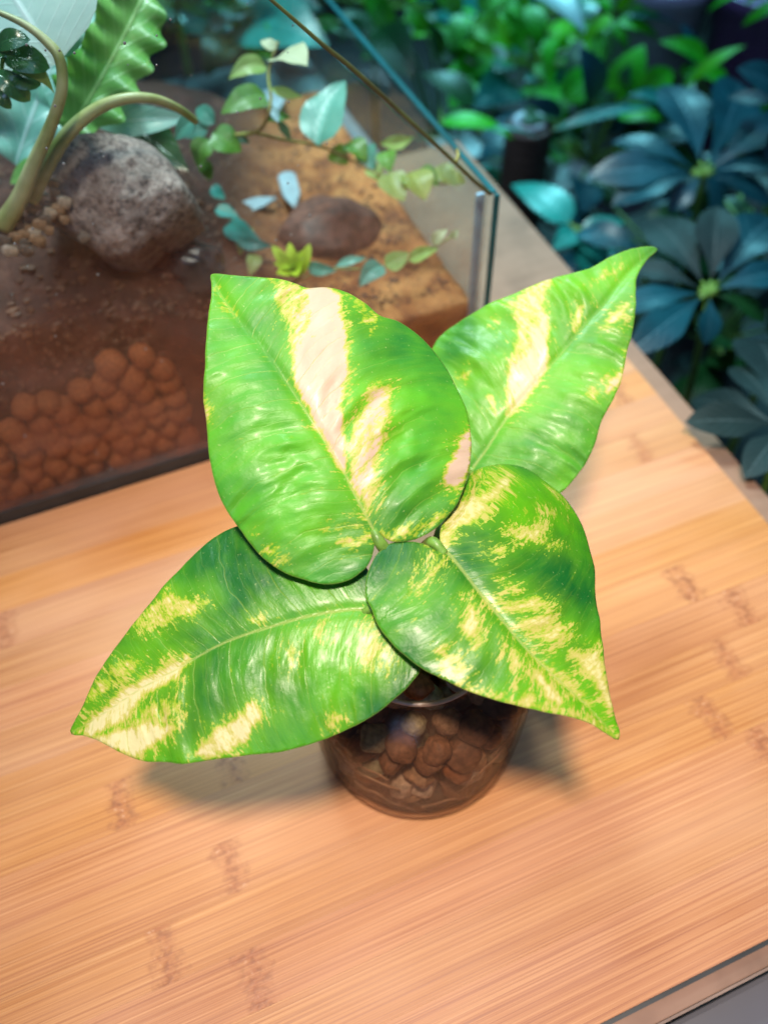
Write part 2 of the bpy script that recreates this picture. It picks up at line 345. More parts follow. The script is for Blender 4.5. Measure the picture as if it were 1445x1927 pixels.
def mat_dirt_reflection_glass():
    t = NT('dirt_reflection_glass'); pos = t.n('ShaderNodeNewGeometry').outputs['Position']
    tr = t.n('ShaderNodeBsdfTransparent'); tr.inputs[0].default_value = (0.95, 0.98, 0.975, 1)
    gl = t.n('ShaderNodeBsdfGlossy'); gl.inputs['Roughness'].default_value = 0.03
    df = t.n('ShaderNodeBsdfDiffuse'); df.inputs[0].default_value = (0.34, 0.135, 0.085, 1)
    fr = t.n('ShaderNodeLayerWeight'); fr.inputs['Blend'].default_value = 0.5
    mx = t.n('ShaderNodeMixShader'); t.l(t.math('MULTIPLY_ADD', t.math('POWER', fr.outputs['Facing'], 4.0), 0.5, 0.02), mx.inputs[0]); t.l(tr.outputs[0], mx.inputs[1]); t.l(gl.outputs[0], mx.inputs[2])
    sx = t.n('ShaderNodeSeparateXYZ'); t.l(pos, sx.inputs[0])
    low = t.math('SUBTRACT', 1.0, t.math('DIVIDE', t.math('SUBTRACT', sx.outputs[2], 0.075), 0.07), clamp=True)     # silt film fading upwards, also painted in place of reflected haze
    n_ = t.noise(pos, 42.0, 5, 0.6)
    m2 = t.n('ShaderNodeMixShader'); t.l(t.math('MULTIPLY', low, t.ramp(n_, [(0.35, (0.06, 0.06, 0.06)), (0.58, (0.24, 0.24, 0.24)), (0.72, (0.44, 0.44, 0.44))])), m2.inputs[0]); t.l(mx.outputs[0], m2.inputs[1]); t.l(df.outputs[0], m2.inputs[2])
    sm = t.noise(t.mapping(pos, scale=(9, 9, 30), rot=(0.5, 0.6, 0)), 1.0, 4, 0.6)      # pale streaks painted in place of reflections on the pane
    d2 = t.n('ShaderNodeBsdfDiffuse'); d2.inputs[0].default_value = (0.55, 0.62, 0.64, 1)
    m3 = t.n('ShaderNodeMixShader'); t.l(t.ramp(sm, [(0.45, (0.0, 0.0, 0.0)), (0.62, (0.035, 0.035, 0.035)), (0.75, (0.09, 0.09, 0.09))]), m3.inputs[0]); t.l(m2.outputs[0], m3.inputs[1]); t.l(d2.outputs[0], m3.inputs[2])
    return t.fin(m3.outputs[0])
MT['dirt_reflection'] = mat_dirt_reflection_glass()
def mat_soil():
    t = NT('soil'); pos = t.n('ShaderNodeNewGeometry').outputs['Position']
    g1 = t.noise(pos, 55.0, 6, 0.65); g2 = t.noise(pos, 420.0, 4, 0.7)
    dk = t.n('ShaderNodeAttribute', attribute_name='peat').outputs['Fac']
    c = t.ramp(g1, [(0.30, (0.13, 0.036, 0.011)), (0.45, (0.38, 0.125, 0.033)), (0.58, (0.60, 0.25, 0.075)), (0.72, (0.52, 0.17, 0.04))])
    c = t.mix(t.ramp(g2, [(0.5, (0, 0, 0)), (0.7, (1, 1, 1))]), c, (0.20, 0.075, 0.025))
    d = t.ramp(g1, [(0.32, (0.010, 0.003, 0.002)), (0.48, (0.036, 0.009, 0.005)), (0.58, (0.065, 0.018, 0.010)), (0.70, (0.14, 0.06, 0.040))])
    c = t.mix(t.math('ADD', dk, t.math('MULTIPLY', t.math('SUBTRACT', g1, 0.5), 0.6), clamp=True), c, d)
    return t.fin(t.bsdf(c, 0.55, 0.4, t.bump(t.math('ADD', g1, g2), 0.6, 0.003)))
def mat_rock():
    t = NT('lava_rock'); oc = t.n('ShaderNodeTexCoord').outputs['Object']
    g1 = t.noise(oc, 60.0, 6, 0.7); g2 = t.noise(oc, 330.0, 5, 0.7)
    vo = t.n('ShaderNodeTexVoronoi'); vo.inputs['Scale'].default_value = 420.0; t.l(oc, vo.inputs['Vector'])
    c = t.ramp(g1, [(0.30, (0.15, 0.11, 0.10)), (0.48, (0.29, 0.22, 0.195)), (0.62, (0.40, 0.31, 0.28)), (0.75, (0.48, 0.37, 0.31))])
    c = t.mix(t.ramp(g2, [(0.35, (1, 1, 1)), (0.52, (0, 0, 0))]), c, (0.07, 0.052, 0.05))
    c = t.mix(t.math('MULTIPLY', t.ramp(vo.outputs['Distance'], [(0.0, (1, 1, 1)), (0.28, (0, 0, 0))]), 0.6), c, (0.04, 0.03, 0.03))
    return t.fin(t.bsdf(c, 0.75, 0.4, t.bump(t.math('ADD', g2, t.math('MULTIPLY', vo.outputs['Distance'], 0.5)), 0.9, 0.0012)))
MT['soil'] = mat_soil(); MT['rock'] = mat_rock()

# ------------------------------------------------------------------ setting: floor, back wall
fl = mesh('floor', [(-6, -4, -0.42), (6, -4, -0.42), (6, 8, -0.42), (-6, 8, -0.42)], [(0, 1, 2, 3)])
tag(link('floor', fl, MT['floor'], smooth=False), kind='structure')
bw = mesh('back_wall', [(-6, 3.2, -0.419), (6, 3.2, -0.419), (6, 3.2, 3), (-6, 3.2, 3)], [(3, 2, 1, 0)])
tag(link('back_wall', bw, mat_plain('dark_wall', (0.05, 0.09, 0.10), 0.7), smooth=False), kind='structure')

# ------------------------------------------------------------------ table and bamboo board
ZT = -0.006
tb = empty('wooden_table', W(0, 0.3, -0.42), 'grey brown wooden table with pale edge under the board and glass tank', 'table')
box_ab('table_top', -0.62, 0.2745, -0.0006, 0.545, ZT - 0.018, ZT, MT['table'], tb, 0.0006)
box_ab('edge_band', -0.62, 0.2745, -0.0016, -0.0007, ZT - 0.018, ZT - 0.0002, MT['band'], tb)
for a in (-0.58, 0.23):
    for b in (0.04, 0.50): box_ab('leg', a - 0.02, a + 0.02, b - 0.02, b + 0.02, -0.419, ZT - 0.0185, MT['table'], tb, 0.001)
bn = empty('grey_bench', W(-0.1, 0.70, -0.42), 'low grey bench seen through the glass behind the tank', 'bench')
box_ab('bench_top', -0.62, 0.235, 0.575, 0.80, -0.06, -0.04, MT['bench'], bn, 0.001)
for a in (-0.55, 0.19):
    for b in (0.61, 0.76): box_ab('leg', a - 0.02, a + 0.02, b - 0.02, b + 0.02, -0.419, -0.0605, MT['bench'], bn, 0.001)

cb = empty('added_floor_panel', W(0.15, -0.25, -0.42), 'raised grey panel added for the floor below the near edge of the wooden table', 'floor panel')  # made-up grey block standing in for the brighter near floor
box_ab('floor_panel_top', -0.5, 0.6, -0.40, -0.0022, -0.032, -0.0245, mat_plain('floor_panel_grey', (0.10, 0.10, 0.115), 0.5, 0.12, 9.0), cb, 0.002)
box_ab('floor_panel_body', -0.48, 0.58, -0.38, -0.03, -0.419, -0.0325, mat_plain('floor_panel_side', (0.08, 0.08, 0.10), 0.5, 0.12, 9.0), cb, 0.001)
bd = empty('bamboo_board', W(0, 0.15, ZT), 'orange tan bamboo board with knotted grain under the potted plant', 'board')
nodes = {0.025: [-0.3, -0.35, 0.4], 0.045: [-0.3, -0.35, 0.5], 0.065: [-0.031, 0.188, 0.45], 0.085: [-0.0588, 0.1753, 0.5], 0.105: [-0.0285, 0.1976, 0.5], 0.125: [0.2182, -0.18, 0.5],
         0.145: [-0.0629, -0.0168, 0.2026], 0.165: [-0.13, 0.35, 0.5], 0.185: [-0.2, 0.36, 0.5], 0.205: [-0.17, 0.4, 0.5], 0.225: [0.229, -0.2, 0.5], 0.245: [-0.0957, 0.4, 0.5], 0.265: [0.24, -0.18, 0.5], 0.285: [-0.22, 0.34, 0.5]}
for i, (bc, nd) in enumerate(nodes.items()):
    b0 = 0.0067 if bc == 0.025 else bc - 0.01
    b1 = 0.3062 if bc == 0.285 else bc + 0.01
    o = box_ab('bamboo_strip', -0.42, 0.259, b0 + 0.00001, b1 - 0.00001, ZT + 0.0012, rng.uniform(-0.00002, 0.00001), MT['bamboo'], bd, 0.00005)
    o['node_one'], o['node_two'], o['node_three'] = [float(q) for q in nd]
box_ab('contact_shadow_sheet', -0.419, 0.258, 0.0052, 0.3055, ZT + 0.0001, ZT + 0.0011, MT['dark'], bd)  # dark sheet whose front lip stands in for the board's contact shadow

# ------------------------------------------------------------------ pothos leaves
def seg_dist(P, poly, closed=True):
    Q = np.array(poly, float); n = len(Q); best = np.full(len(P), 1e9)
    for i in range(n if closed else n - 1):
        a, b = Q[i], Q[(i + 1) % n]; d = b - a; L = d @ d + 1e-18
        tt = np.clip(((P - a) @ d) / L, 0, 1); best = np.minimum(best, np.linalg.norm(P - a - tt[:, None] * d, axis=1))
    return best
def inside(P, poly):
    Q = np.array(poly, float); x, y = P[:, 0], P[:, 1]; c = np.zeros(len(P), bool); j = len(Q) - 1
    for i in range(len(Q)):
        xi, yi, xj, yj = *Q[i], *Q[j]
        if yi != yj: c ^= ((yi > y) != (yj > y)) & (x < (xj - xi) * (y - yi) / (yj - yi) + xi)
        j = i
    return c
def sstep(a, b, x): t = np.clip((x - a) / (b - a), 0, 1); return t * t * (3 - 2 * t)
def vnoise(P, f, seed=0.0): return np.array([mnoise.noise(Vector((p[0] * f + seed, p[1] * f - seed, seed * 0.7))) for p in P])

def pothos_leaf(outline, midrib, zb, zt, roll, patches, mat, label, parent, arch=0.03, fold=0.10, curl=0.18, quilt=0.0007, nlat=8.0, seed=1.0, ribw=1.0, ribfade=0.2, levk=1.0):
    O = at(*midrib[0], zb); Tp = at(*midrib[-1], zt)
    e1 = Tp - O; L = np.linalg.norm(e1); e1 /= L
    n = np.array([0, 0, 1.0]); n -= e1 * (n @ e1); n /= np.linalg.norm(n); e2 = np.cross(n, e1)
    n = n * math.cos(roll) + e2 * math.sin(roll); e2 = np.cross(n, e1)
    def to_local(px, hf):
        x = y = 0.0
        for _ in range(12):
            o2 = O + n * hf(x, y); d = ray(*px); P = CAM + d * (((o2 - CAM) @ n) / (d @ n)) - O
            x, y = P @ e1, P @ e2
        return x, y
    def hbase(x): s = min(max(x / L, -0.3), 1.05); return arch * L * 4 * s * (1 - s) if s > 0 else arch * L * 4 * s
    mid = np.array([to_local(p, lambda x, y: hbase(x)) for p in midrib]); mid = catmull(mid, 6)
    marc = np.r_[0, np.cumsum(np.linalg.norm(np.diff(mid, axis=0), axis=1))]
    Wd = 0.40 * L
    def st(P):
        """arc length along midrib and signed distance to it"""
        best = np.full(len(P), 1e9); s = np.zeros(len(P)); sg = np.ones(len(P))
        for i in range(len(mid) - 1):
            a, b = mid[i], mid[i + 1]; d = b - a; q = (P - a) @ d / (d @ d)
            lo = -50 if i == 0 else 0; qq = np.clip(q, lo, 1)
            dist = np.linalg.norm(P - a - qq[:, None] * d, axis=1); m = dist < best
            best[m] = dist[m]; s[m] = (marc[i] + qq * np.linalg.norm(d))[m]
            cr = d[0] * (P[:, 1] - a[1]) - d[1] * (P[:, 0] - a[0]); sg[m] = np.sign(cr)[m]
        return s, best * sg
    def height(P, fine=True):
        s, t = st(P); x = P[:, 0] / L; at_ = np.abs(t)
        h = np.where(x > 0, arch * L * 4 * x * (1 - x), arch * L * 4 * x)
        h += fold * (np.sqrt(at_ ** 2 + (0.02 * L) ** 2) - 0.02 * L) - curl * at_ ** 2 / Wd
        ph = s - 0.55 * at_ + 0.9 * at_ ** 2 / Wd * 0.5
        if fine:
            w = np.clip(at_ / (0.10 * L), 0, 1) * np.clip((Wd * 1.15 - at_) / (0.3 * Wd), 0.25, 1)
            irr = 0.35 + 0.8 * np.clip(vnoise(P, 38.0, seed + 7) + 0.35, 0, 1.3); wob = 1.5 * vnoise(P, 55.0, seed + 3)
            sd_ = np.sign(t) * 0.31
            h += quilt * 0.36 * w * irr * np.cos(2 * np.pi * ph * nlat / L + wob)
            h += quilt * 1.35 * w * irr * vnoise(np.c_[ph + sd_, at_ * 0.34], 190.0, seed) + quilt * 0.5 * w * irr * vnoise(np.c_[ph + sd_, at_ * 0.5], 420.0, seed + 4)
            h += quilt * 1.0 * vnoise(P, 60.0, seed) * w
            h -= 0.0006 * np.exp(-(t / 0.0016) ** 2)
        return h, s, t, ph
    hf = lambda x, y: float(height(np.array([[x, y]]), False)[0][0])
    loc = np.array([to_local(p, hf) for p in outline])
    closed = catmull(np.vstack([loc[-2:], loc, loc[:2]]), 8)
    k0 = 2 * 8; bnd = closed[k0:k0 + 8 * len(loc)]
    # even spacing
    seglen = np.linalg.norm(np.diff(np.vstack([bnd, bnd[:1]]), axis=0), axis=1); keep = [0]; acc = 0
    step = 0.00072
    for i in range(len(bnd) - 1):
        acc += seglen[i]
        if acc >= step: keep.append(i + 1); acc = 0
    bnd = bnd[keep]
    bnd = bnd + 0.00016 * np.c_[vnoise(bnd, 260.0, seed), vnoise(bnd, 260.0, seed + 9)]
    lo, hi = bnd.min(0), bnd.max(0); g = []
    yy = lo[1]; row = 0
    while yy < hi[1]:
        xx = lo[0] + (0.5 * step if row % 2 else 0)
        while xx < hi[0]: g.append((xx, yy)); xx += step
        yy += step * 0.87; row += 1
    g = np.array(g); m = inside(g, bnd); g = g[m]; g = g[seg_dist(g, bnd) > step * 0.55]
    allp = np.vstack([bnd, g]); nb = len(bnd)
    v2, _, f2, *_ = delaunay_2d_cdt([Vector(p) for p in allp], [(i, (i + 1) % nb) for i in range(nb)], [], 1, 1e-7)
    P = np.array([(v.x, v.y) for v in v2])
    h, s, t, ph = height(P)
    h += 0.0007 * vnoise(P, 45.0, seed + 2) * np.clip(1 - seg_dist(P, bnd) / 0.012, 0, 1)      # wavy margin
    X = O + P[:, :1] * e1 + P[:, 1:] * e2 + h[:, None] * n
    # real thickness: a second skin 0.35 mm below, joined along the rim
    nV = len(P); thick = 0.00035
    X2 = np.vstack([X, X - n * thick])
    bd_ = seg_dist(P, bnd) < 1e-6
    fs = [tuple(f) for f in f2]
    cnt = {}
    for f in fs:
        for i in range(3): cnt[(f[i], f[(i + 1) % 3])] = 1
    F = fs + [tuple(i + nV for i in reversed(f)) for f in fs]
    for (a, b) in cnt:
        if (b, a) not in cnt: F.append((b, a, a + nV, b + nV))
    me = mesh('leaf', X2, F)
    # pigment, painted on the leaf itself in leaf coordinates
    vari = np.zeros(nV); halo = np.zeros(nV)
    for poly, lev in patches:
        pl = np.array([to_local(p, hf) for p in poly])
        sd = seg_dist(P, pl) * np.where(inside(P, pl), 1, -1)
        halo = np.maximum(halo, min(1, lev + 0.25) * sstep(-0.011, 0.001, sd + 0.004 * vnoise(np.c_[ph, np.abs(t) * 0.3], 160.0, seed + 2)))
        vari = np.maximum(vari, (lev * levk) * sstep(-0.0030, 0.0014, sd + 0.0010 * vnoise(np.c_[ph * 1.0, np.abs(t) * 0.25], 420.0, seed)))
    rib = np.exp(-(t / (0.00065 * ribw * (1.15 - 0.8 * np.clip(s / L, 0, 1)))) ** 2) * (1 - ribfade * np.clip(s / L, 0, 1))
    frac = np.abs((ph * nlat / L) % 1 - 0.5); latr = np.exp(-((0.5 - frac) / 0.022) ** 2) * np.clip(1.1 - np.abs(t) / Wd, 0, 1) * 0.62
    rim = np.exp(-(seg_dist(P, bnd) / 0.0005) ** 2) * 0.6
    rib = np.maximum(rib, rim)
    stv = np.c_[ph * nlat / L + np.sign(t) * 0.13, np.abs(t) / Wd, np.clip(s / L, 0, 1)]; sa = me.attributes.new('stv', 'FLOAT_VECTOR', 'POINT'); sa.data.foreach_set('vector', np.vstack([stv, stv]).astype(np.float32).ravel())
    edge = seg_dist(P, bnd)
    for nm, arr in (('vari', vari), ('rib', rib), ('halo', halo)):
        at_ = me.attributes.new(nm, 'FLOAT', 'POINT'); at_.data.foreach_set('value', np.r_[arr, arr].astype(np.float32))
    vcoord = np.c_[ph, np.abs(t), np.sign(t) * 0.37]; vcoord[:, 0] += np.sign(t) * 0.4 + seed
    at_ = me.attributes.new('veinco', 'FLOAT_VECTOR', 'POINT'); at_.data.foreach_set('vector', np.vstack([vcoord, vcoord]).astype(np.float32).ravel())
    o = link('leaf', me, mat, parent); o['label'] = label
    return O, e1, n

def sc(pts, k, ox, oy): return [(x / k + ox, y / k + oy) for x, y in pts]
c8 = lambda p: sc(p, 2.58, 360, 480)
c5 = lambda p: sc(p, 3.141, 800, 440)
c6 = lambda p: sc(p, 2.676, 660, 860)
c4 = lambda p: sc(p, 2.064, 120, 980)

JC = np.array([0.0105, 0.143, 0.0])
pot = empty('pothos_plant', (JC[0], JC[1], 0.03), 'variegated green and cream pothos with four heart shaped leaves growing from the glass jar', 'houseplant')

L1 = [(708, 1008), (705, 1025), (697, 1055), (682, 1075), (650, 1094), (610, 1099), (570, 1090), (527, 1073), (490, 1045), (457, 1003), (430, 965), (410, 926), (398, 880), (393, 848), (389, 795), (383, 751), (386, 700), (388, 654), (392, 600), (398, 557), (398, 532), (396, 515),
      (412, 514), (445, 520), (500, 523), (540, 528), (580, 540), (620, 540), (655, 551), (690, 573), (715, 593), (750, 604), (785, 628), (815, 660), (840, 695), (862, 735), (879, 775), (886, 820), (886, 855), (880, 895), (864, 941), (842, 972), (817, 996), (785, 1013), (750, 1020), (728, 1014), (713, 1003)]
M1 = [(709, 1007), (666, 926), (639, 871), (593, 802), (546, 728), (496, 658), (457, 612), (418, 557), (396, 515)]
P1 = [(c8([(565, 165), (650, 155), (715, 200), (725, 300), (745, 400), (740, 560), (715, 750), (735, 900), (745, 1040), (690, 960), (620, 830), (590, 760), (545, 680), (505, 600), (500, 470), (540, 420), (570, 350), (590, 280), (575, 200)]), 1.1),
      (c8([(400, 130), (470, 125), (560, 160), (590, 250), (560, 430), (500, 460), (490, 380), (460, 290), (420, 220)]), 0.66),
      (c8([(715, 190), (760, 300), (775, 480), (790, 600), (770, 720), (745, 760), (735, 560)]), 0.42),
      (c8([(870, 650), (960, 640), (955, 760), (920, 900), (880, 1050), (870, 1190), (860, 1240), (830, 1180), (780, 1100), (775, 980), (800, 830), (850, 740)]), 0.80),
      (c8([(775, 1000), (900, 1050), (900, 1150), (870, 1240), (820, 1170)]), 0.55),
      (c8([(1345, 870), (1358, 960), (1335, 1060), (1280, 1125), (1240, 1090), (1270, 1010), (1310, 900)]), 1.1),
      (c8([(1330, 1110), (1180, 1310), (1060, 1370), (930, 1390), (920, 1345), (1100, 1310), (1250, 1220)]), 0.46),
      (c8([(710, 1390), (870, 1350), (880, 1370), (760, 1410)]), 0.6), (c8([(620, 1320), (850, 1270), (860, 1290), (640, 1350)]), 0.38), (c8([(340, 1400), (430, 1430), (470, 1500), (400, 1500)]), 0.5),
      (c8([(720, 180), (830, 210), (900, 290), (880, 380), (820, 300)]), 0.40), (c8([(110, 140), (140, 160), (210, 290), (180, 280)]), 0.42), (c8([(45, 680), (85, 720), (75, 800), (60, 780)]), 0.6)]
L2 = [(884, 888), (890, 905), (920, 935), (960, 955), (1010, 950), (1055, 927), (1074, 908), (1099, 876), (1118, 838), (1131, 793), (1153, 752), (1169, 714), (1179, 663), (1188, 631), (1195, 583), (1195, 551), (1198, 520), (1217, 488), (1232, 474), (1237, 467), (1223, 463), (1192, 467), (1150, 481), (1106, 504), (1039, 523), (978, 548), (927, 570), (880, 596), (832, 628), (813, 656), (803, 690), (800, 740), (805, 800), (820, 850), (845, 886), (868, 898), (880, 893)]
M2 = [(884, 888), (917, 842), (953, 787), (997, 736), (1029, 695), (1064, 656), (1093, 618), (1134, 574), (1182, 513), (1237, 467)]
P2 = [(c5([(545, 380), (660, 290), (740, 265), (690, 400), (715, 500), (715, 780), (660, 870), (600, 940), (500, 1080), (490, 900), (500, 780), (530, 650), (560, 540), (530, 450)]), 0.74),
      (c5([(640, 560), (715, 480), (712, 790), (640, 900), (540, 1040), (500, 900), (500, 800), (620, 700)]), 1.05),
      (c5([(900, 440), (930, 430), (900, 540), (880, 570)]), 0.85), (c5([(1060, 545), (1110, 470), (1190, 420), (1170, 490), (1110, 530)]), 0.85), (c5([(1075, 930), (1100, 870), (1160, 820), (1140, 890)]), 0.95),
      (c5([(950, 950), (970, 920), (1020, 930), (990, 965)]), 0.7), (c5([(1020, 890), (1080, 820), (1060, 890)]), 0.55), (c5([(390, 500), (440, 520), (420, 560), (390, 550)]), 0.5), (c5([(205, 840), (250, 820), (240, 850)]), 0.7),
      (c5([(960, 300), (1080, 200), (1070, 240), (980, 310)]), 0.5), (c5([(1095, 240), (1160, 175), (1190, 150), (1150, 220)]), 0.5), (c5([(460, 420), (540, 400), (520, 440)]), 0.6), (c5([(380, 960), (410, 950), (410, 1060), (390, 1030)]), 0.42), (c5([(1185, 690), (1200, 680), (1150, 850), (1140, 840)]), 0.5)]
L3 = [(830, 1032), (828, 1009), (832, 987), (847, 965), (866, 936), (877, 907), (888, 889), (914, 878), (944, 874), (978, 878), (1004, 890), (1030, 910), (1056, 931), (1079, 961), (1097, 995), (1110, 1036), (1118, 1069), (1120, 1114), (1127, 1159), (1135, 1215), (1140, 1271), (1153, 1335), (1165, 1374), (1163, 1392), (1138, 1379), (1108, 1361), (1071, 1350), (1015, 1338), (959, 1325), (903, 1308), (866, 1293), (821, 1271), (783, 1249), (746, 1219), (716, 1185), (697, 1144), (687, 1114), (692, 1077), (709, 1043), (738, 1021), (772, 1019), (802, 1024), (820, 1034)]
M3 = [(830, 1032), (847, 1043), (877, 1080), (903, 1114), (937, 1155), (970, 1196), (1008, 1237), (1052, 1279), (1108, 1331), (1163, 1392)]
P3 = [(c6([(600, 190), (700, 190), (790, 90), (800, 120), (690, 230), (620, 310), (510, 370), (470, 430), (455, 400), (500, 330)]), 0.95), (c6([(460, 370), (600, 90), (760, 60), (700, 180), (600, 200)]), 0.44), (c6([(820, 370), (940, 370), (920, 410), (840, 410)]), 0.85),
      (c6([(380, 570), (450, 470), (460, 490), (410, 590)]), 0.62), (c6([(690, 720), (990, 730), (1000, 780), (800, 780)]), 0.66), (c6([(840, 820), (1000, 800), (1110, 900), (1040, 930), (870, 870)]), 0.75), (c6([(605, 750), (650, 880), (620, 945), (590, 860)]), 0.9),
      (c6([(465, 980), (490, 1000), (515, 1090), (480, 1060)]), 0.9), (c6([(540, 1000), (560, 1080), (545, 1080)]), 0.7), (c6([(930, 1090), (960, 1100), (1050, 1230), (1000, 1220)]), 1.05), (c6([(1110, 980), (1180, 1000), (1240, 975), (1280, 1130), (1310, 1260), (1260, 1180), (1180, 1060)]), 1.0),
      (c6([(600, 1170), (800, 1210), (960, 1250), (1200, 1300), (1340, 1410), (1100, 1310), (800, 1250)]), 0.62), (c6([(920, 1000), (1080, 1100), (1220, 1250), (1180, 1250), (1000, 1090)]), 0.6), (c6([(800, 980), (830, 990), (855, 1060), (825, 1050)]), 0.75), (c6([(960, 270), (1030, 280), (1000, 290)]), 0.7),
      (c6([(1000, 160), (1060, 190), (1062, 212)]), 0.85), (c6([(920, 350), (980, 335), (940, 365)]), 0.75), (c6([(960, 430), (1040, 435), (1000, 455)]), 0.7), (c6([(680, 470), (780, 470), (740, 500)]), 0.55), (c6([(780, 660), (850, 670), (820, 690)]), 0.6), (c6([(850, 1160), (940, 1240), (880, 1230)]), 0.6), (c6([(330, 640), (380, 640), (340, 700)]), 0.5)]
L4 = [(694, 1147), (706, 1120), (694, 1075), (655, 1025), (600, 995), (540, 982), (490, 982), (440, 992), (406, 1009), (372, 1038), (328, 1082), (290, 1125), (251, 1174), (212, 1227), (178, 1280), (159, 1324), (139, 1358), (131, 1380), (159, 1385), (193, 1397), (231, 1418), (270, 1433), (314, 1434), (343, 1438), (391, 1431), (459, 1422), (532, 1414), (595, 1397), (648, 1375), (701, 1348), (745, 1314), (774, 1285), (791, 1259), (778, 1240), (750, 1205), (720, 1168), (702, 1152)]
M4 = [(694, 1147), (653, 1147), (580, 1159), (508, 1179), (435, 1203), (386, 1227), (328, 1261), (265, 1295), (193, 1343), (131, 1380)]
P4 = [(c4([(60, 820), (250, 650), (480, 530), (440, 600), (300, 680), (240, 760), (120, 830)]), 1.0), (c4([(130, 850), (330, 790), (430, 800), (330, 880), (270, 910)]), 1.05), (c4([(330, 720), (440, 700), (420, 800), (250, 800)]), 0.6), (c4([(515, 905), (580, 840), (660, 780), (740, 710), (760, 760), (700, 850), (600, 910)]), 1.0),
      (c4([(260, 400), (400, 300), (550, 310), (520, 345), (350, 420)]), 0.62), (c4([(110, 650), (200, 560), (300, 540), (260, 600), (100, 700)]), 0.55), (c4([(970, 440), (1020, 400), (1000, 450)]), 0.6), (c4([(1180, 380), (1240, 440), (1300, 540), (1250, 600), (1150, 560)]), 0.48), (c4([(1040, 760), (1070, 760), (1045, 790)]), 0.7), (c4([(860, 500), (900, 490), (870, 600)]), 0.42), (c4([(735, 380), (770, 378), (760, 392)]), 0.7)]
LV = []
LV.append(pothos_leaf(L1, M1, 0.134, 0.174, R(9), P1, mat_pothos('pothos_leaf_pale', 0.55, (0.62, 0.45, 0.32), (0.024, 0.190, 0.026), (0.100, 0.42, 0.022), 0.42, 0.6), 'largest leaf with a broad cream streak beside its midrib', pot, 0.04, 0.16, 0.32, 0.0012, 9.0, 1.3, 0.8, 0.75))
LV.append(pothos_leaf(L2, M2, 0.098, 0.142, R(-13), P2, mat_pothos('pothos_leaf_light', 0.55, (0.62, 0.50, 0.28), (0.036, 0.195, 0.024), (0.130, 0.44, 0.020), 0.42, 0.6), 'pointed pale green leaf with a cream wedge on one half', pot, 0.03, 0.14, 0.28, 0.0012, 9.0, 5.1, 0.8, 0.7))
LV.append(pothos_leaf(L3, M3, 0.130, 0.106, R(0), P3, mat_pothos('pothos_leaf_deep', 1.0, (0.64, 0.59, 0.26), (0.010, 0.120, 0.018), (0.085, 0.37, 0.008), 0.36), 'deep green heart shaped leaf flecked with yellow', pot, 0.05, 0.10, 0.25, 0.0006, 8.0, 8.7, levk=0.84))
LV.append(pothos_leaf(L4, M4, 0.121, 0.097, R(17), P4, mat_pothos('pothos_leaf_mid', 0.75, (0.66, 0.61, 0.31), (0.012, 0.125, 0.018), (0.095, 0.39, 0.010), 0.36), 'long leaf with cream blotches towards its tip', pot, 0.05, 0.12, 0.25, 0.0007, 8.0, 11.9, levk=0.9))

# stem and petioles
crown = np.array([JC[0] + 0.003, JC[1] + 0.006, 0.082])
link('stem', tube_mesh('stem', [JC + [0.0, 0.0, 0.030], JC + [0.001, 0.003, 0.06], crown], [0.0042, 0.0040, 0.0036], 10), MT['petiole'], pot)
for (O, e1, n), bow in zip(LV, (0.004, 0.01, 0.004, -0.004)):
    m_ = crown * 0.5 + O * 0.5 - e1 * 0.006 + np.array([0, 0, bow])
    link('petiole', tube_mesh('petiole', [crown, m_, O - e1 * 0.0035 - n * 0.0022, O - n * 0.0009 + e1 * 0.002], [0.0026, 0.0021, 0.0019, 0.0013], 10), MT['petiole'], pot)

# ------------------------------------------------------------------ glass jar, pebbles, roots
jar = empty('glass_jar', (JC[0], JC[1], 0.0), 'small round smoky glass jar of pebbles holding the pothos', 'jar')
outer = [(0.0, 0.0006), (0.036, 0.0006), (0.0392, 0.0014), (0.0408, 0.0045), (0.0416, 0.012), (0.0424, 0.028), (0.0428, 0.045), (0.0424, 0.0545), (0.0398, 0.0615), (0.0345, 0.0668), (0.0295, 0.0705), (0.0270, 0.0735), (0.0264, 0.0762)]
def smoothprof(p): return [tuple(q) for q in catmull(np.array(p), 4)]
outer = smoothprof(outer)
inner = [(max(r_ - 0.0018, 0.0), z_ + (0.0022 if z_ < 0.01 else 0.0)) for r_, z_ in outer]
link('jar_body', recalc(lathe_mesh('jar_body', outer + [(0.0262, 0.0772), (0.0252, 0.0772)] + inner[::-1], JC, 72)), MT['jar'], jar)
link('jar_rim', lathe_mesh('jar_rim', [(0.0257 + 0.0009 * math.cos(q), 0.0770 + 0.0009 * math.sin(q)) for q in np.linspace(0, 2 * math.pi, 13)[:-1]], JC, 72, True), mat_plain('jar_rim_glass', (0.50, 0.33, 0.22), 0.15, 0.2, 60.0, 0.0, 0.4), jar)
kinds = [('brown', (0.19, 0.090, 0.048)), ('tan', (0.34, 0.20, 0.11)), ('grey green', (0.34, 0.31, 0.18)), ('rust', (0.24, 0.085, 0.030)), ('pale', (0.46, 0.34, 0.24)), ('dark', (0.075, 0.045, 0.030))]
pm = {k: mat_plain('pebble_' + k.replace(' ', '_'), c, 0.62, 0.4, 2.5, 0.3, 0.3) for k, c in kinds}
pms = [stone_mesh('pebble', 3, 0.22, 1.1, i + 2, 0.22) for i in range(5)]
pmk = {}
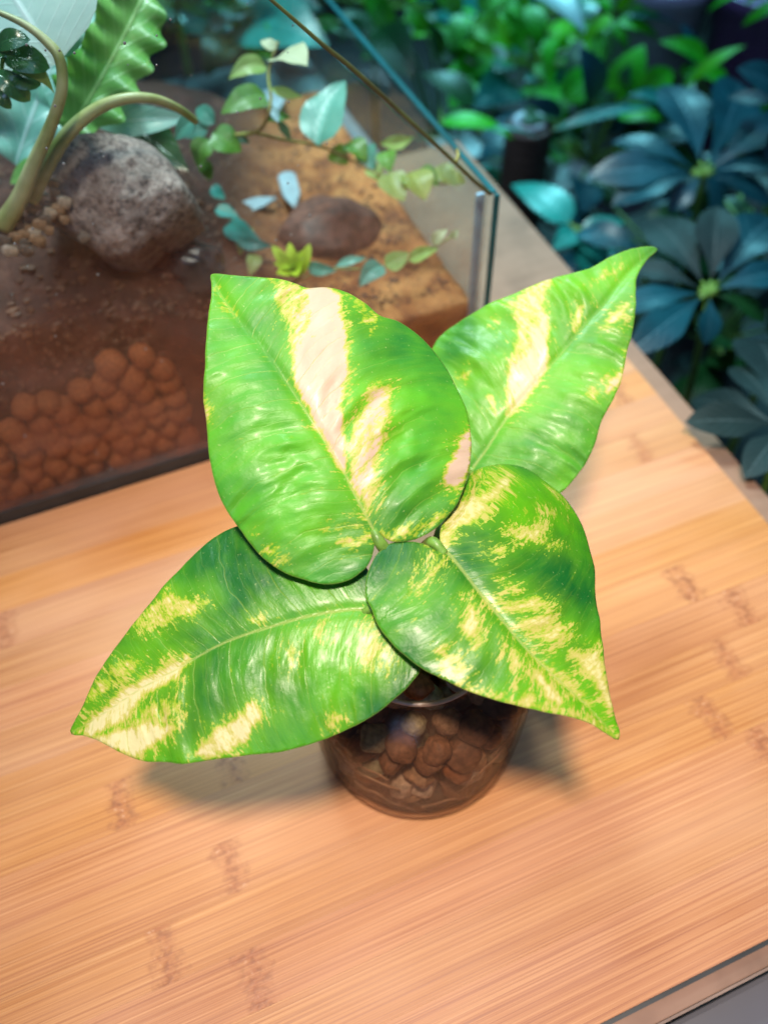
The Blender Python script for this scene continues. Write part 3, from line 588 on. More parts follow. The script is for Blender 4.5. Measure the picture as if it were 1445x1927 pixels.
def pebble(p, r_, kind, where='inside the round glass jar'):
    key = (kind, rng.randrange(5))
    if key not in pmk:
        me = pms[key[1]].copy(); me.materials.append(pm[kind]); me.polygons.foreach_set('use_smooth', [True] * len(me.polygons)); pmk[key] = me
    o = bpy.data.objects.new('pebble', pmk[key]); COL.objects.link(o); o.location = Vector(p)
    o.scale = (r_ * rng.uniform(0.9, 1.25), r_ * rng.uniform(0.85, 1.1), r_ * rng.uniform(0.65, 0.85)); o.rotation_euler = (rng.uniform(-0.6, 0.6), rng.uniform(-0.6, 0.6), rng.uniform(0, 6.28))
    tag(o, f'{kind} river pebble among the stones {where}', 'pebble', f'{kind} pebbles filling the glass jar')
for li, (z_, R_, n_) in enumerate([(0.0075, 0.0322, 17), (0.0170, 0.0335, 17), (0.0265, 0.0340, 17), (0.0360, 0.0342, 17), (0.0455, 0.0342, 17), (0.0545, 0.0325, 16), (0.0600, 0.026, 11), (0.0085, 0.017, 6), (0.033, 0.019, 7), (0.0605, 0.013, 6), (0.066, 0.019, 9), (0.0665, 0.008, 4), (0.0725, 0.0165, 8)]):
    for k in range(n_):
        th = 2 * math.pi * (k + 0.5 * (li % 2)) / n_ + rng.uniform(-0.1, 0.1); rr = R_ + rng.uniform(-0.0012, 0.001)
        kd = rng.choices([q[0] for q in kinds], weights=[5, 4, 3 if z_ < 0.055 else 9, 3, 2, 3])[0]
        pebble(JC + [rr * math.cos(th), rr * math.sin(th), z_ + rng.uniform(-0.001, 0.001)], rng.uniform(0.0054, 0.0070) * (0.9 if z_ > 0.058 else 1), kd)
for k in range(11):
    th0 = rng.uniform(-2.9, 0.2); z0 = rng.uniform(0.012, 0.05); dth = rng.uniform(0.5, 1.3) * rng.choice((-1, 1)); pts = []
    for q in np.linspace(0, 1, 6):
        th = th0 + dth * q; zz = z0 + rng.uniform(-0.002, 0.002) - 0.014 * q + 0.008 * math.sin(3 * q); rr = float(np.interp(zz, [0, 0.005, 0.013, 0.028, 0.042, 0.052, 0.06], [0.0365, 0.0386, 0.0396, 0.0403, 0.0407, 0.0403, 0.0385])) - 0.0005
        pts.append(JC + [rr * math.cos(th), rr * math.sin(th), max(zz, 0.006)])
    link('root', tube_mesh('root', pts, [0.0005, 0.0004, 0.00015], 5, 5), MT['root'], pot)

# ------------------------------------------------------------------ glass tank
ZB = ZT
FB0, FB1 = 0.3076, 0.3126
AR0, AR1 = 0.172, 0.177
ZH = 0.113
tank = empty('glass_tank', W(-0.1, 0.45, ZB), 'open glass terrarium tank with sloping front edge and dark base band', 'terrarium')
def prism_b(name, poly, b0, b1, mat, parent):
    n_ = len(poly); vs = [W(a, b0, z) for a, z in poly] + [W(a, b1, z) for a, z in poly]
    fs = [tuple(range(n_ - 1, -1, -1)), tuple(range(n_, 2 * n_))] + [(i, (i + 1) % n_, n_ + (i + 1) % n_, n_ + i) for i in range(n_)]
    return link(name, recalc(mesh(name, vs, fs)), mat, parent, smooth=False)
prism_b('front_pane', [(-0.40, 0.0085), (AR0 - 0.0004, 0.0085), (AR0 - 0.0004, ZH), (0.0812, 0.2123), (0.0, 0.297), (-0.40, 0.297)], FB0, FB1, MT['dirt_reflection'], tank)
box_ab('side_pane', AR0, AR1, FB0 + 0.0004, 0.560, ZB + 0.001, ZH, MT['glass'], tank)
box_ab('rear_pane', -0.40, AR0 - 0.0004, 0.555, 0.560, ZB + 0.001, ZH + 0.05, MT['glass'], tank)
box_ab('base_trim', -0.40, AR0 - 0.0006, FB0 - 0.0006, FB1 + 0.0006, ZB + 0.0004, 0.0082, MT['dark'], tank, 0.0004)
box_ab('floor_pane', -0.40, AR0 - 0.0006, FB1 + 0.001, 0.5545, ZB + 0.0005, ZB + 0.005, MT['glass'], tank)
box_ab('polished_edge', AR1 - 0.0016, AR1 + 0.0008, FB0 - 0.0006, FB0 + 0.0014, ZB + 0.001, ZH + 0.0004, MT['edge'], tank, 0.0002)
box_ab('polished_edge', AR1 - 0.0028, AR1 + 0.0002, FB0 + 0.0016, 0.5602, ZH + 0.0002, ZH + 0.0012, MT['edge'], tank, 0.0002)
box_ab('silicone_seam', AR0 - 0.0030, AR0 + 0.0010, FB1 + 0.0002, FB1 + 0.0022, ZB + 0.006, ZH - 0.001, MT['edgel'], tank, 0.0006)

# soil: heightfield with a dark peat mound on the left
def soil_h(a, b):
    m = 1 - sstep(-0.01, 0.085, a - 0.25 * (b - 0.33))
    ridge = math.exp(-((b - 0.40) / 0.075) ** 2)
    h = 0.049 + 0.060 * m * (0.55 + 0.45 * ridge) + 0.0025 * mnoise.noise(Vector((a * 60, b * 60, 1.0))) + 0.0012 * mnoise.noise(Vector((a * 200, b * 200, 4.0)))
    return h
na, nb_ = 130, 70
aa = np.linspace(-0.38, AR0 - 0.0012, na); bb = np.linspace(0, 1, nb_)
vs, fs, peat = [], [], []
for j in range(nb_):
    for i in range(na):
        left = 1 - sstep(0.005, 0.03, float(aa[i])); bfront = FB1 + 0.0014 + 0.0125 * left
        b = bfront + (0.5535 - bfront) * bb[j]
        vs.append(W(aa[i], b, soil_h(float(aa[i]), b))); peat.append(float(np.clip(1 - sstep(0.03, 0.11, float(aa[i]) - 0.3 * (b - 0.33)), 0, 1)))
for j in range(nb_ - 1):
    for i in range(na - 1): fs.append((j * na + i, j * na + i + 1, (j + 1) * na + i + 1, (j + 1) * na + i))
def skirt(idx, flip):
    base = len(vs); nz = 6
    for q in range(1, nz + 1):
        for k in idx:
            p = vs[k]; z1 = ZB + 0.006; vs.append(np.array([p[0], p[1], p[2] + (z1 - p[2]) * q / nz]) + Bax * 0.0008 * rng.uniform(0, 1)); peat.append(peat[k])
    rows = [list(idx)] + [list(range(base + q * len(idx), base + (q + 1) * len(idx))) for q in range(nz)]
    for q in range(nz):
        for k in range(len(idx) - 1):
            f = (rows[q][k], rows[q + 1][k], rows[q + 1][k + 1], rows[q][k + 1]); fs.append(f if not flip else f[::-1])
skirt(list(range(na)), False); skirt([j * na + na - 1 for j in range(nb_)], False); skirt([(nb_ - 1) * na + i for i in range(na)], True)
me = recalc(mesh('soil', vs, fs)); a_ = me.attributes.new('peat', 'FLOAT', 'POINT'); a_.data.foreach_set('value', np.array(peat, np.float32))
tag(link('soil', me, MT['soil']), 'rusty brown soil banked against the tank glass, dark peat on the left', 'soil', kind='stuff')

# clay balls behind the front pane
cbm = [stone_mesh('clay_ball', 3, 0.13, 2.0, i + 20) for i in range(4)]
for m_ in cbm: m_.materials.append(MT['clay']); m_.polygons.foreach_set('use_smooth', [True] * len(m_.polygons))
row = 0; z = 0.0065
while z < 0.068:
    a = -0.15 + (0.006 if row % 2 else 0)
    amax = 0.014 - 0.15 * max(0, z - 0.05)
    while a < amax:
        if not (z > 0.052 and rng.random() < 0.35):
            r_ = rng.uniform(0.0056, 0.0072)
            o = bpy.data.objects.new('clay_ball', rng.choice(cbm)); COL.objects.link(o)
            o.location = Vector(W(a + rng.uniform(-0.0012, 0.0012), FB1 + 0.0012 + r_ + rng.uniform(0, 0.0018), z + rng.uniform(-0.0014, 0.0014))); o.scale = (r_, r_, r_ * rng.uniform(0.88, 1.05)); o.rotation_euler = (rng.uniform(0, 6), rng.uniform(0, 6), rng.uniform(0, 6))
            tag(o, 'round orange clay ball packed against the tank front glass', 'clay ball', 'clay balls at the bottom of the tank')
        a += rng.uniform(0.0108, 0.0140)
    z += 0.0100; row += 1

# rock
def placed_stone(name, px, w_px, h_px, b, mat, label, cat, group=None, sub=4, amp=0.22, freq=1.2, flat=0.12, seed=3, depth=0.8, roll=0.0):
    c = onb(*px, b); dist = (c - CAM) @ fw; k = dist / FPX
    me = stone_mesh(name, sub, amp, freq, seed, flat); me.materials.append(mat); me.polygons.foreach_set('use_smooth', [True] * len(me.polygons))
    o = bpy.data.objects.new(name, me); COL.objects.link(o); o.location = Vector(c)
    o.scale = (w_px * k / 2, w_px * k / 2 * depth, h_px * k / 2 / 0.85); o.rotation_euler = (R(12), roll, AZ * 0.6)
    return tag(o, label, cat, group)
def outline_rock(name, poly, b, depth, mat, label, cat):
    """solid rock whose face towards the glass follows the outline, rounded and broken in depth"""
    cx_ = np.mean([p[0] for p in poly]); cy_ = np.mean([p[1] for p in poly]); c = onb(cx_, cy_, b); k = ((c - CAM) @ fw) / FPX
    pp = [((x - cx_) * k, -(y - cy_) * k) for x, y in poly]; ang = [math.atan2(q[1], q[0]) for q in pp]; rad = [math.hypot(*q) for q in pp]
    o_ = np.argsort(ang); an = np.array(ang)[o_]; ra = np.array(rad)[o_]
    bm = bmesh.new(); bmesh.ops.create_icosphere(bm, subdivisions=6, radius=1.0)
    for v in bm.verts:
        d = np.array(v.co); th = math.atan2(d[1], d[0]); pl = math.hypot(d[0], d[1])
        R_ = np.interp(th, np.r_[an - 2 * math.pi, an, an + 2 * math.pi], np.r_[ra, ra, ra])
        pl2 = min(1.0, pl ** 0.55); q = Vector((d[0], d[1], d[2])) * 1.0
        f = 1 + 0.09 * mnoise.noise(q * 2.0 + Vector((4, 1, 2))) + 0.03 * abs(mnoise.noise(q * 5.0)) + 0.022 * mnoise.noise(q * 13) + 0.010 * mnoise.noise(q * 34)
        e = (d[0] / (pl + 1e-9) * pl2, d[1] / (pl + 1e-9) * pl2)
        f2 = 1 + (f - 1) * 0.35; P = c + rt * e[0] * R_ * f2 + up * e[1] * R_ * f2 - fw * math.copysign(abs(d[2]) ** 0.42, d[2]) * depth * (1 + 0.15 * e[1])
        g_ = Vector(P - c) * 38.0; P = P - fw * (0.0075 * mnoise.noise(g_ + Vector((3, 3, 3))) + 0.0045 * abs(mnoise.noise(g_ * 2.3)) + 0.0016 * mnoise.noise(g_ * 6.0) + 0.0007 * mnoise.noise(g_ * 15.0)) * (1 - 0.5 * pl)
        v.co = Vector(P - c)
    me = bpy.data.meshes.new(name); bm.to_mesh(me); bm.free(); me.materials.append(mat); me.polygons.foreach_set('use_smooth', [True] * len(me.polygons))
    o = bpy.data.objects.new(name, me); COL.objects.link(o); o.location = Vector(c); return tag(o, label, cat)
outline_rock('lava_rock', [(112, 300), (140, 292), (190, 286), (240, 284), (285, 290), (322, 318), (350, 352), (374, 388), (374, 415), (345, 440), (300, 462), (262, 498), (210, 498), (185, 470), (150, 450), (104, 420), (92, 350)], 0.362, 0.026, MT['rock'], 'large rough grey brown lava rock on the dark peat in the tank', 'rock')
placed_stone('dark_stone', (372, 500), 110, 80, 0.350, mat_plain('wet_stone', (0.045, 0.035, 0.033), 0.22, 0.5, 3.0, 0.6), 'small wet black stone below the lava rock', 'stone', sub=4, amp=0.3, seed=9)
placed_stone('flat_stone', (620, 440), 190, 100, 0.40, mat_plain('brown_stone', (0.12, 0.050, 0.035), 0.6, 0.5, 5.0, 0.7), 'smooth flat brown stone lying on the rusty soil', 'stone', sub=5, amp=0.12, flat=0.06, seed=12, depth=0.9).location.z = 0.047
gm = {k: mat_plain('gravel_' + k, c, 0.5, 0.3, 2.0, 0.3) for k, c in (('tan', (0.34, 0.21, 0.12)), ('grey', (0.16, 0.13, 0.105)), ('white', (0.50, 0.40, 0.30)))}
gpos = [(15, 420), (38, 405), (60, 395), (82, 372), (104, 362), (120, 380), (122, 412), (95, 400), (75, 420), (55, 430), (30, 445), (8, 452), (20, 470), (48, 455), (70, 450), (92, 432), (85, 412), (60, 412), (35, 425), (110, 395), (88, 385), (72, 385), (78, 450), (160, 446), (10, 435), (45, 440), (102, 345), (182, 402), (28, 395), (5, 405), (66, 440), (52, 470)]
for i, (x, y) in enumerate(gpos):
    k = rng.choices(['tan', 'grey', 'white'], weights=[4, 3, 2])[0]; w_ = rng.uniform(20, 32)
    placed_stone('gravel_stone', (x, y), w_, w_ * rng.uniform(0.75, 1.0), 0.345 - 0.0001 * (y - 400), gm[k], f'{k} gravel stone beside the thick plant stalks in the tank', 'gravel', f'{k} gravel stones in the tank', sub=3, amp=0.32, seed=i + 40, flat=0.28)

# ------------------------------------------------------------------ foliage builder
def blade(name, P0, P1, wid, mat, parent, shape='ovate', fold=0.15, droop=0.12, nhint=None, wave=0.0, nw=6, ns=12, nt=6, curve=0.0, twist=0.0, ripple=0.0):
    P0, P1 = np.array(P0, float), np.array(P1, float)
    e1 = P1 - P0; L = np.linalg.norm(e1); e1 /= L
    n = np.array(nhint if nhint is not None else (0, -0.35, 1.0), float); n -= e1 * (n @ e1); n /= np.linalg.norm(n); e2 = np.cross(n, e1)
    n = n * math.cos(twist) + e2 * math.sin(twist); e2 = np.cross(n, e1)
    wf = {'ovate': lambda s: (math.sin(math.pi * min(1, s ** 0.62)) ** 0.8), 'obovate': lambda s: math.sin(math.pi * s ** 1.25) ** 0.75 * (0.35 + 0.65 * min(1, s * 2)), 'lance': lambda s: math.sin(math.pi * s ** 0.85) ** 1.1, 'round': lambda s: math.sin(math.pi * s) ** 0.55, 'strap': lambda s: min(1.0, 4 * s + 0.3, (1 - s) * 3.5 + 0.02)}[shape]
    vs, fs, uv = [], [], []
    for i in range(ns + 1):
        s = i / ns; hw = max(wf(min(max(s, 1e-4), 1 - 1e-4)), 0.015) * wid * L
        cen = P0 + e1 * L * s + n * (droop * L * 4 * s * (1 - s)) + e2 * (curve * L * 4 * s * (1 - s))
        for j in range(nt + 1):
            t = j / nt * 2 - 1
            h = fold * abs(t) * hw - 0.35 * fold * hw * t * t + wave * L * math.sin(2 * math.pi * nw * s + (1.1 if t > 0 else 0)) * abs(t) ** 1.3
            rip = 1 + ripple * math.sin(2 * math.pi * nw * s + (0.8 if t > 0 else 0)) * abs(t)
            vs.append(cen + e2 * t * hw * rip + n * h); uv.append((j / nt, s))
    for i in range(ns):
        for j in range(nt): fs.append((i * (nt + 1) + j, i * (nt + 1) + j + 1, (i + 1) * (nt + 1) + j + 1, (i + 1) * (nt + 1) + j))
    me = mesh(name, vs, fs); ul = me.uv_layers.new(name='UVMap')
    for lp in me.loops: ul.data[lp.index].uv = uv[lp.vertex_index]
    return link(name, me, mat, parent)

ML = dict(
    pale=mat_leaf('pale_cyan_leaf', (0.45, 0.62, 0.56), (0.60, 0.75, 0.68), 0.4, 0.5, 0.35, 0.5),
    fern=mat_leaf('fern_frond', (0.14, 0.44, 0.08), (0.30, 0.62, 0.16), 0.34, 0.5, 0.35, 0.8),
    fernb=mat_leaf('fern_frond_cyan_lit', (0.20, 0.52, 0.42), (0.36, 0.66, 0.58), 0.3, 0.6, 0.3, 0.8),  # copy of the fern material with the cyan light put into its colour
    dkgreen=mat_leaf('dark_glossy_leaf', (0.012, 0.06, 0.02), (0.03, 0.12, 0.035), 0.2, 0.6, 0.1, 0.3, 0.3),
    fig=mat_leaf('creeping_fig_leaf', (0.06, 0.20, 0.025), (0.13, 0.32, 0.04), 0.38, 0.5, 0.3, 0.4),
    figy=mat_leaf('young_fig_leaf', (0.30, 0.52, 0.10), (0.48, 0.66, 0.22), 0.4, 0.4, 0.4, 0.4),
    figp=mat_leaf('pale_fig_leaf', (0.62, 0.68, 0.40), (0.72, 0.76, 0.50), 0.4, 0.4, 0.4, 0.3),
    figc=mat_leaf('cyan_fig_leaf', (0.06, 0.24, 0.19), (0.11, 0.33, 0.26), 0.36, 0.45, 0.2, 0.5),
    olive=mat_leaf('olive_leaf', (0.22, 0.28, 0.05), (0.32, 0.36, 0.10), 0.4, 0.5, 0.3, 0.4),
    moss=mat_leaf('lime_moss', (0.36, 0.50, 0.02), (0.50, 0.62, 0.04), 0.5, 0.4, 0.35, 0.0),
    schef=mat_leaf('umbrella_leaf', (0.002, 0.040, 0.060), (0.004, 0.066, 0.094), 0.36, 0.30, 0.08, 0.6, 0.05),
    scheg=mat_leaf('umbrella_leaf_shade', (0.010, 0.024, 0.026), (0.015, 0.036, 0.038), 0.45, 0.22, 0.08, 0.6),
    lime=mat_leaf('bright_green_leaf', (0.10, 0.60, 0.010), (0.16, 0.75, 0.012), 0.45, 0.3, 0.4, 0.2),
    mid=mat_leaf('green_leaf', (0.010, 0.26, 0.006), (0.045, 0.52, 0.008), 0.4, 0.3, 0.25, 0.4),
    deep=mat_leaf('deep_green_leaf', (0.003, 0.034, 0.009), (0.007, 0.07, 0.016), 0.4, 0.3, 0.12, 0.3),
    teal=mat_leaf('teal_leaf', (0.006, 0.16, 0.14), (0.016, 0.26, 0.23), 0.3, 0.6, 0.15, 0.4),
    silver=mat_leaf('silver_blue_leaf', (0.25, 0.42, 0.48), (0.36, 0.55, 0.60), 0.35, 0.6, 0.2, 0.6),
)

# thick stalked plant at the left of the tank
pl = empty('stalked_plant', onb(15, 420, 0.34), 'thick stalked plant with a pale cyan leaf rooted in tank gravel', 'plant')
def px3(pts, b): return [onb(x, y, bb_) for (x, y), bb_ in zip(pts, b if hasattr(b, '__len__') else [b] * len(pts))]
link('stalk', tube_mesh('stalk', px3([(5, 425), (38, 372), (66, 305), (97, 235), (117, 170), (113, 112), (88, 78), (45, 45), (-20, 15)], [0.342, 0.340, 0.338, 0.336, 0.334, 0.336, 0.34, 0.345, 0.35]), [0.0040, 0.0034, 0.0026, 0.0022, 0.0020, 0.0019, 0.0014, 0.0009], 12, 8), MT['stalk'], pl)
link('stalk', tube_mesh('stalk', px3([(60, 375), (88, 315), (128, 252), (180, 207), (235, 186), (290, 186), (335, 204), (368, 228)], [0.346, 0.344, 0.342, 0.340, 0.338, 0.338, 0.342, 0.348]), [0.0031, 0.0031, 0.0028, 0.0024, 0.0021, 0.0018, 0.0017, 0.0015], 12, 8), MT['stalk'], pl)
blade('leaf_blade', onb(108, 120, 0.352), onb(-15, -75, 0.40), 0.55, ML['pale'], pl, 'ovate', 0.10, 0.08, (0.1, -0.75, 0.6), ns=16, nt=8)
blade('leaf_blade', onb(80, 118, 0.358), onb(118, -20, 0.40), 0.30, ML['figc'], pl, 'ovate', 0.1, 0.05, (0.1, -0.75, 0.6))
blade('leaf_blade', onb(372, 225, 0.349), onb(330, 262, 0.36), 0.22, ML['figc'], pl, 'ovate', 0.3, 0.1, (0.1, -0.6, 0.7))
# bird's nest fern
fn = empty('birds_nest_fern', onb(140, 300, 0.43), 'wavy green fern fronds standing behind the lava rock', 'fern')
blade('frond', onb(128, 250, 0.385), onb(290, -55, 0.43), 0.175, ML['fern'], fn, 'strap', 0.35, 0.05, (0.35, -0.7, 0.5), 0.034, 6.5, 140, 12, -0.02, ripple=0.13)
blade('frond', onb(30, 310, 0.40), onb(200, -80, 0.47), 0.21, ML['fernb'], fn, 'strap', 0.30, 0.05, (0.25, -0.7, 0.5), 0.036, 6.5, 140, 12, 0.02, ripple=0.12)
blade('frond', onb(60, 330, 0.41), onb(75, 150, 0.42), 0.28, ML['fernb'], fn, 'lance', 0.2, 0.05, (0.1, -0.8, 0.5), 0.01, 5, 40, 8)
blade('frond', onb(20, 345, 0.39), onb(118, 300, 0.39), 0.22, ML['fern'], fn, 'lance', 0.2, 0.1, (0.0, -0.6, 0.8))
blade('frond', onb(170, 232, 0.40), onb(365, 222, 0.385), 0.14, ML['fernb'], fn, 'lance', 0.3, 0.10, (0.0, -0.8, 0.5))
blade('frond', onb(230, 226, 0.41), onb(356, 322, 0.375), 0.25, ML['dkgreen'], fn, 'lance', 0.2, 0.08, (0.25, -0.7, 0.5))
# dark glossy plant at the far left
dg = empty('glossy_plant', onb(-30, 200, 0.36), 'dark glossy small leaved plant at the tank front', 'plant')
for (x0, y0, x1, y1, w_) in [(-5, 90, 58, 75, 0.3), (8, 112, 95, 128, 0.33), (20, 140, 78, 160, 0.45), (-10, 135, 58, 190, 0.3), (-12, 165, 22, 205, 0.3), (-10, 100, 40, 100, 0.28)]:
    blade('leaf_blade', onb(x0, y0, 0.345), onb(x1, y1, 0.340), w_, ML['dkgreen'], dg, 'round', 0.25, 0.2, (0.0, -0.6, 0.8))
blade('leaf_blade', onb(15, 125, 0.345), onb(103, 176, 0.338), 0.20, ML['olive'], dg, 'lance', 0.2, 0.25, (0.0, -0.5, 0.8), curve=0.15)
link('stem', tube_mesh('stem', px3([(-40, 250), (-5, 180), (5, 120), (8, 95)], 0.346), 0.0009, 6), MT['petiole'], dg)

# peat crumbs over the soil and against the glass, water drops on the pane
def scatter(name, n_, place, mat, par=None, sub=1):
    bs = bmesh.new(); bmesh.ops.create_icosphere(bs, subdivisions=sub, radius=1.0); bv = np.array([v.co[:] for v in bs.verts]); bf = [tuple(v.index for v in f.verts) for f in bs.faces]; bs.free()
    V_, F_ = [], []
    for k in range(n_):
        p, sx, sy, sz = place(k); q = bv * (1 + 0.35 * np.random.uniform(-1, 1, (len(bv), 1)) * (0 if par is not None else 1)) * [sx, sy, sz]
        q = q[:, :1] * Aax + q[:, 1:2] * Bax + q[:, 2:] * np.array([0, 0, 1.0]) + p; o_ = len(V_) * len(bv); V_.append(q); F_ += [tuple(i + o_ for i in f) for f in bf]
    return link(name, mesh(name, np.vstack(V_), F_), mat, par, smooth=par is not None)
np.random.seed(3)
def crumb(k):
    a = rng.uniform(-0.17, 0.165)
    if k % 3 == 0 and a < 0.02: 
        r_ = rng.uniform(0.0006, 0.0020); return W(a, FB1 + 0.0135 - rng.uniform(0.0, 0.0012), rng.uniform(0.055, soil_h(a, FB1 + 0.014))), r_, r_, r_ * 0.8
    b = FB1 + 0.014 + (rng.random() ** 1.5) * 0.2; r_ = rng.uniform(0.0005, 0.0020) * (1.0 if a < 0.06 else 0.7); return W(a, b, soil_h(a, b) + r_ * 0.2), r_ * rng.uniform(0.7, 1.6), r_, r_ * 0.7
tag(scatter('soil_crumbs', 2600, crumb, mat_plain('crumb', (0.06, 0.022, 0.012), 0.6, 0.5, 90.0, 0.3, c2=(0.18, 0.075, 0.035))), 'loose brown crumbs over the tank soil', 'soil', kind='stuff')
def drop(k):
    x, y = rng.uniform(0, 620), rng.uniform(5, 900); p = onb(x, y, FB0 - 0.0001); r_ = rng.uniform(0.0002, 0.0006); return p, r_, 0.0002, r_ * rng.uniform(0.9, 1.4)
tag(scatter('water_drops', 55, drop, mat_plain('water_drop', (0.25, 0.27, 0.28), 0.05, 0.0), tank, 2), kind='stuff')

# creeping fig
fg = empty('creeping_fig', onb(375, 290, 0.37), 'creeping fig with small oval leaves trailing over the tank soil', 'vine')
def bz(p, z): return at(p[0], p[1], z)
link('stem', tube_mesh('stem', [bz((400, 262), 0.115), bz((440, 255), 0.118), bz((485, 247), 0.122), bz((503, 222), 0.128), bz((510, 185), 0.134), bz((505, 140), 0.141), bz((514, 105), 0.146), bz((524, 78), 0.150)], [0.0011, 0.0009, 0.0008, 0.0006], 6), MT['vine'], fg)
link('stem', tube_mesh('stem', [bz((482, 250), 0.120), bz((530, 262), 0.112), bz((600, 275), 0.104), bz((660, 300), 0.098), bz((715, 330), 0.092), bz((775, 345), 0.088), bz((850, 345), 0.085)], [0.0008, 0.0007, 0.0006], 6), MT['vine'], fg)
link('stem', tube_mesh('stem', [bz((545, 535), 0.075), bz((610, 508), 0.076), bz((690, 506), 0.078), bz((760, 494), 0.082), bz((810, 470), 0.086), bz((858, 440), 0.090)], [0.0007, 0.0006, 0.0005], 6), MT['vine'], fg)
for (x0, y0, x1, y1, w_, zb_, zt_, m_) in [
    (520, 112, 578, 125, 0.42, 0.146, 0.150, 'figp'), (520, 92, 490, 78, 0.38, 0.150, 0.152, 'figp'), (502, 125, 430, 150, 0.26, 0.142, 0.140, 'figy'), (508, 165, 570, 182, 0.16, 0.138, 0.134, 'figy'), (500, 178, 416, 215, 0.30, 0.135, 0.132, 'fig'),
    (505, 190, 478, 205, 0.4, 0.130, 0.128, 'fig'), (525, 230, 508, 195, 0.2, 0.127, 0.132, 'silver'), (500, 230, 548, 222, 0.2, 0.126, 0.123, 'fig'), (520, 225, 548, 265, 0.14, 0.126, 0.112, 'figc'),
    (400, 250, 455, 285, 0.46, 0.120, 0.112, 'fig'), (395, 262, 372, 312, 0.4, 0.118, 0.108, 'fig'), (392, 240, 345, 258, 0.26, 0.122, 0.118, 'figc'), (405, 232, 370, 205, 0.3, 0.124, 0.126, 'figc'), (380, 300, 395, 340, 0.34, 0.105, 0.095, 'fig'), (445, 258, 470, 270, 0.3, 0.115, 0.11, 'figc'),
    (598, 274, 650, 152, 0.30, 0.106, 0.122, 'figc'), (625, 280, 655, 310, 0.45, 0.100, 0.095, 'fig'), (655, 268, 690, 305, 0.45, 0.102, 0.097, 'fig'), (690, 275, 705, 320, 0.42, 0.100, 0.094, 'figc'), (715, 270, 778, 258, 0.18, 0.098, 0.096, 'figy'), (725, 285, 735, 325, 0.42, 0.095, 0.090, 'fig'), (690, 315, 720, 345, 0.42, 0.094, 0.088, 'figy'),
    (735, 325, 760, 380, 0.42, 0.092, 0.086, 'olive'), (772, 325, 800, 378, 0.48, 0.091, 0.085, 'olive'), (790, 318, 825, 350, 0.40, 0.092, 0.087, 'fig'), (820, 315, 858, 350, 0.42, 0.091, 0.086, 'olive'), (845, 335, 876, 345, 0.40, 0.088, 0.085, 'olive'),
    (400, 350, 425, 375, 0.34, 0.085, 0.080, 'teal'), (405, 395, 450, 410, 0.3, 0.078, 0.074, 'teal'), (430, 420, 500, 465, 0.22, 0.072, 0.070, 'teal'), (440, 450, 515, 462, 0.16, 0.072, 0.070, 'teal'), (470, 430, 455, 480, 0.3, 0.07, 0.066, 'olive'), (480, 480, 470, 520, 0.3, 0.068, 0.064, 'olive'),
    (578, 500, 635, 508, 0.22, 0.079, 0.078, 'figc'), (630, 502, 692, 486, 0.14, 0.080, 0.082, 'figc'), (720, 500, 675, 540, 0.30, 0.081, 0.078, 'figc'), (725, 500, 770, 475, 0.36, 0.084, 0.088, 'figy'), (770, 490, 825, 468, 0.22, 0.085, 0.089, 'figy'), (815, 460, 842, 432, 0.3, 0.088, 0.094, 'figp'), (850, 448, 862, 432, 0.4, 0.091, 0.095, 'figp')]:
    blade('leaf_blade', bz((x0, y0), zb_), bz((x1, y1), zt_), w_, ML[m_], fg, 'ovate' if w_ > 0.2 else 'lance', rng.uniform(0.2, 0.55), rng.uniform(0.02, 0.2), (rng.uniform(-0.3, 0.3), -0.6, 0.8), ns=10, twist=rng.uniform(-0.35, 0.35), curve=rng.uniform(-0.08, 0.08), wave=0.02, nw=2.3)
# vine stem running along the sloping glass edge
vn = empty('dry_vine', onb(925, 367, 0.306), 'thin brown green vine stem lying along the sloping glass edge', 'vine')
vp = [onb(x, y, 0.3066) for x, y in [(922, 365), (893, 341), (862, 312), (825, 277), (772, 228), (720, 180), (655, 122), (610, 86), (555, 38), (505, -5)]]
link('stem', tube_mesh('stem', vp, [0.0010, 0.0008, 0.0009, 0.0006], 8), MT['dryvine'], vn)
link('tendril', tube_mesh('tendril', [onb(858, 305, 0.306), onb(862, 292, 0.308), onb(860, 282, 0.312)], 0.0008, 6), MT['vine'], vn)
# lime moss clump
mo = empty('lime_moss', bz((545, 500), 0.06), 'bright lime moss sprig behind the largest pothos leaf', 'moss')
for (x1, y1) in [(512, 462), (522, 475), (545, 456), (556, 470), (515, 495), (520, 515), (548, 500), (570, 470), (583, 458), (535, 485), (560, 520), (530, 505), (572, 490)]:
    blade('frond', bz((558 + rng.uniform(-8, 8), 520), 0.075), bz((x1, y1), 0.088), 0.16, ML['moss'], mo, 'round', 0.3, 0.12, (rng.uniform(-0.3, 0.3), -0.5, 0.8), ns=8, nt=4)
# pale shards on the soil
wm = mat_plain('white_shard', (0.30, 0.40, 0.44), 0.45, 0.15, 80.0)
for (p, q, w_, lb) in [((400, 425), (522, 375), 0.10, 'pale bluish bark shard lying on soil beside the lava rock'), ((538, 328), (556, 396), 0.13, 'short pale curled shard standing out of the rusty soil'), ((512, 172), (522, 215), 0.2, 'small pale shard near the top of the soil')]:
    o = blade('pale_shard', at(*p, 0.054), at(*q, 0.056), w_, wm, None, 'strap', 0.3, 0.05); md = o.modifiers.new('thickness', 'SOLIDIFY'); md.thickness = 0.0015
    tag(o, lb, 'shard')

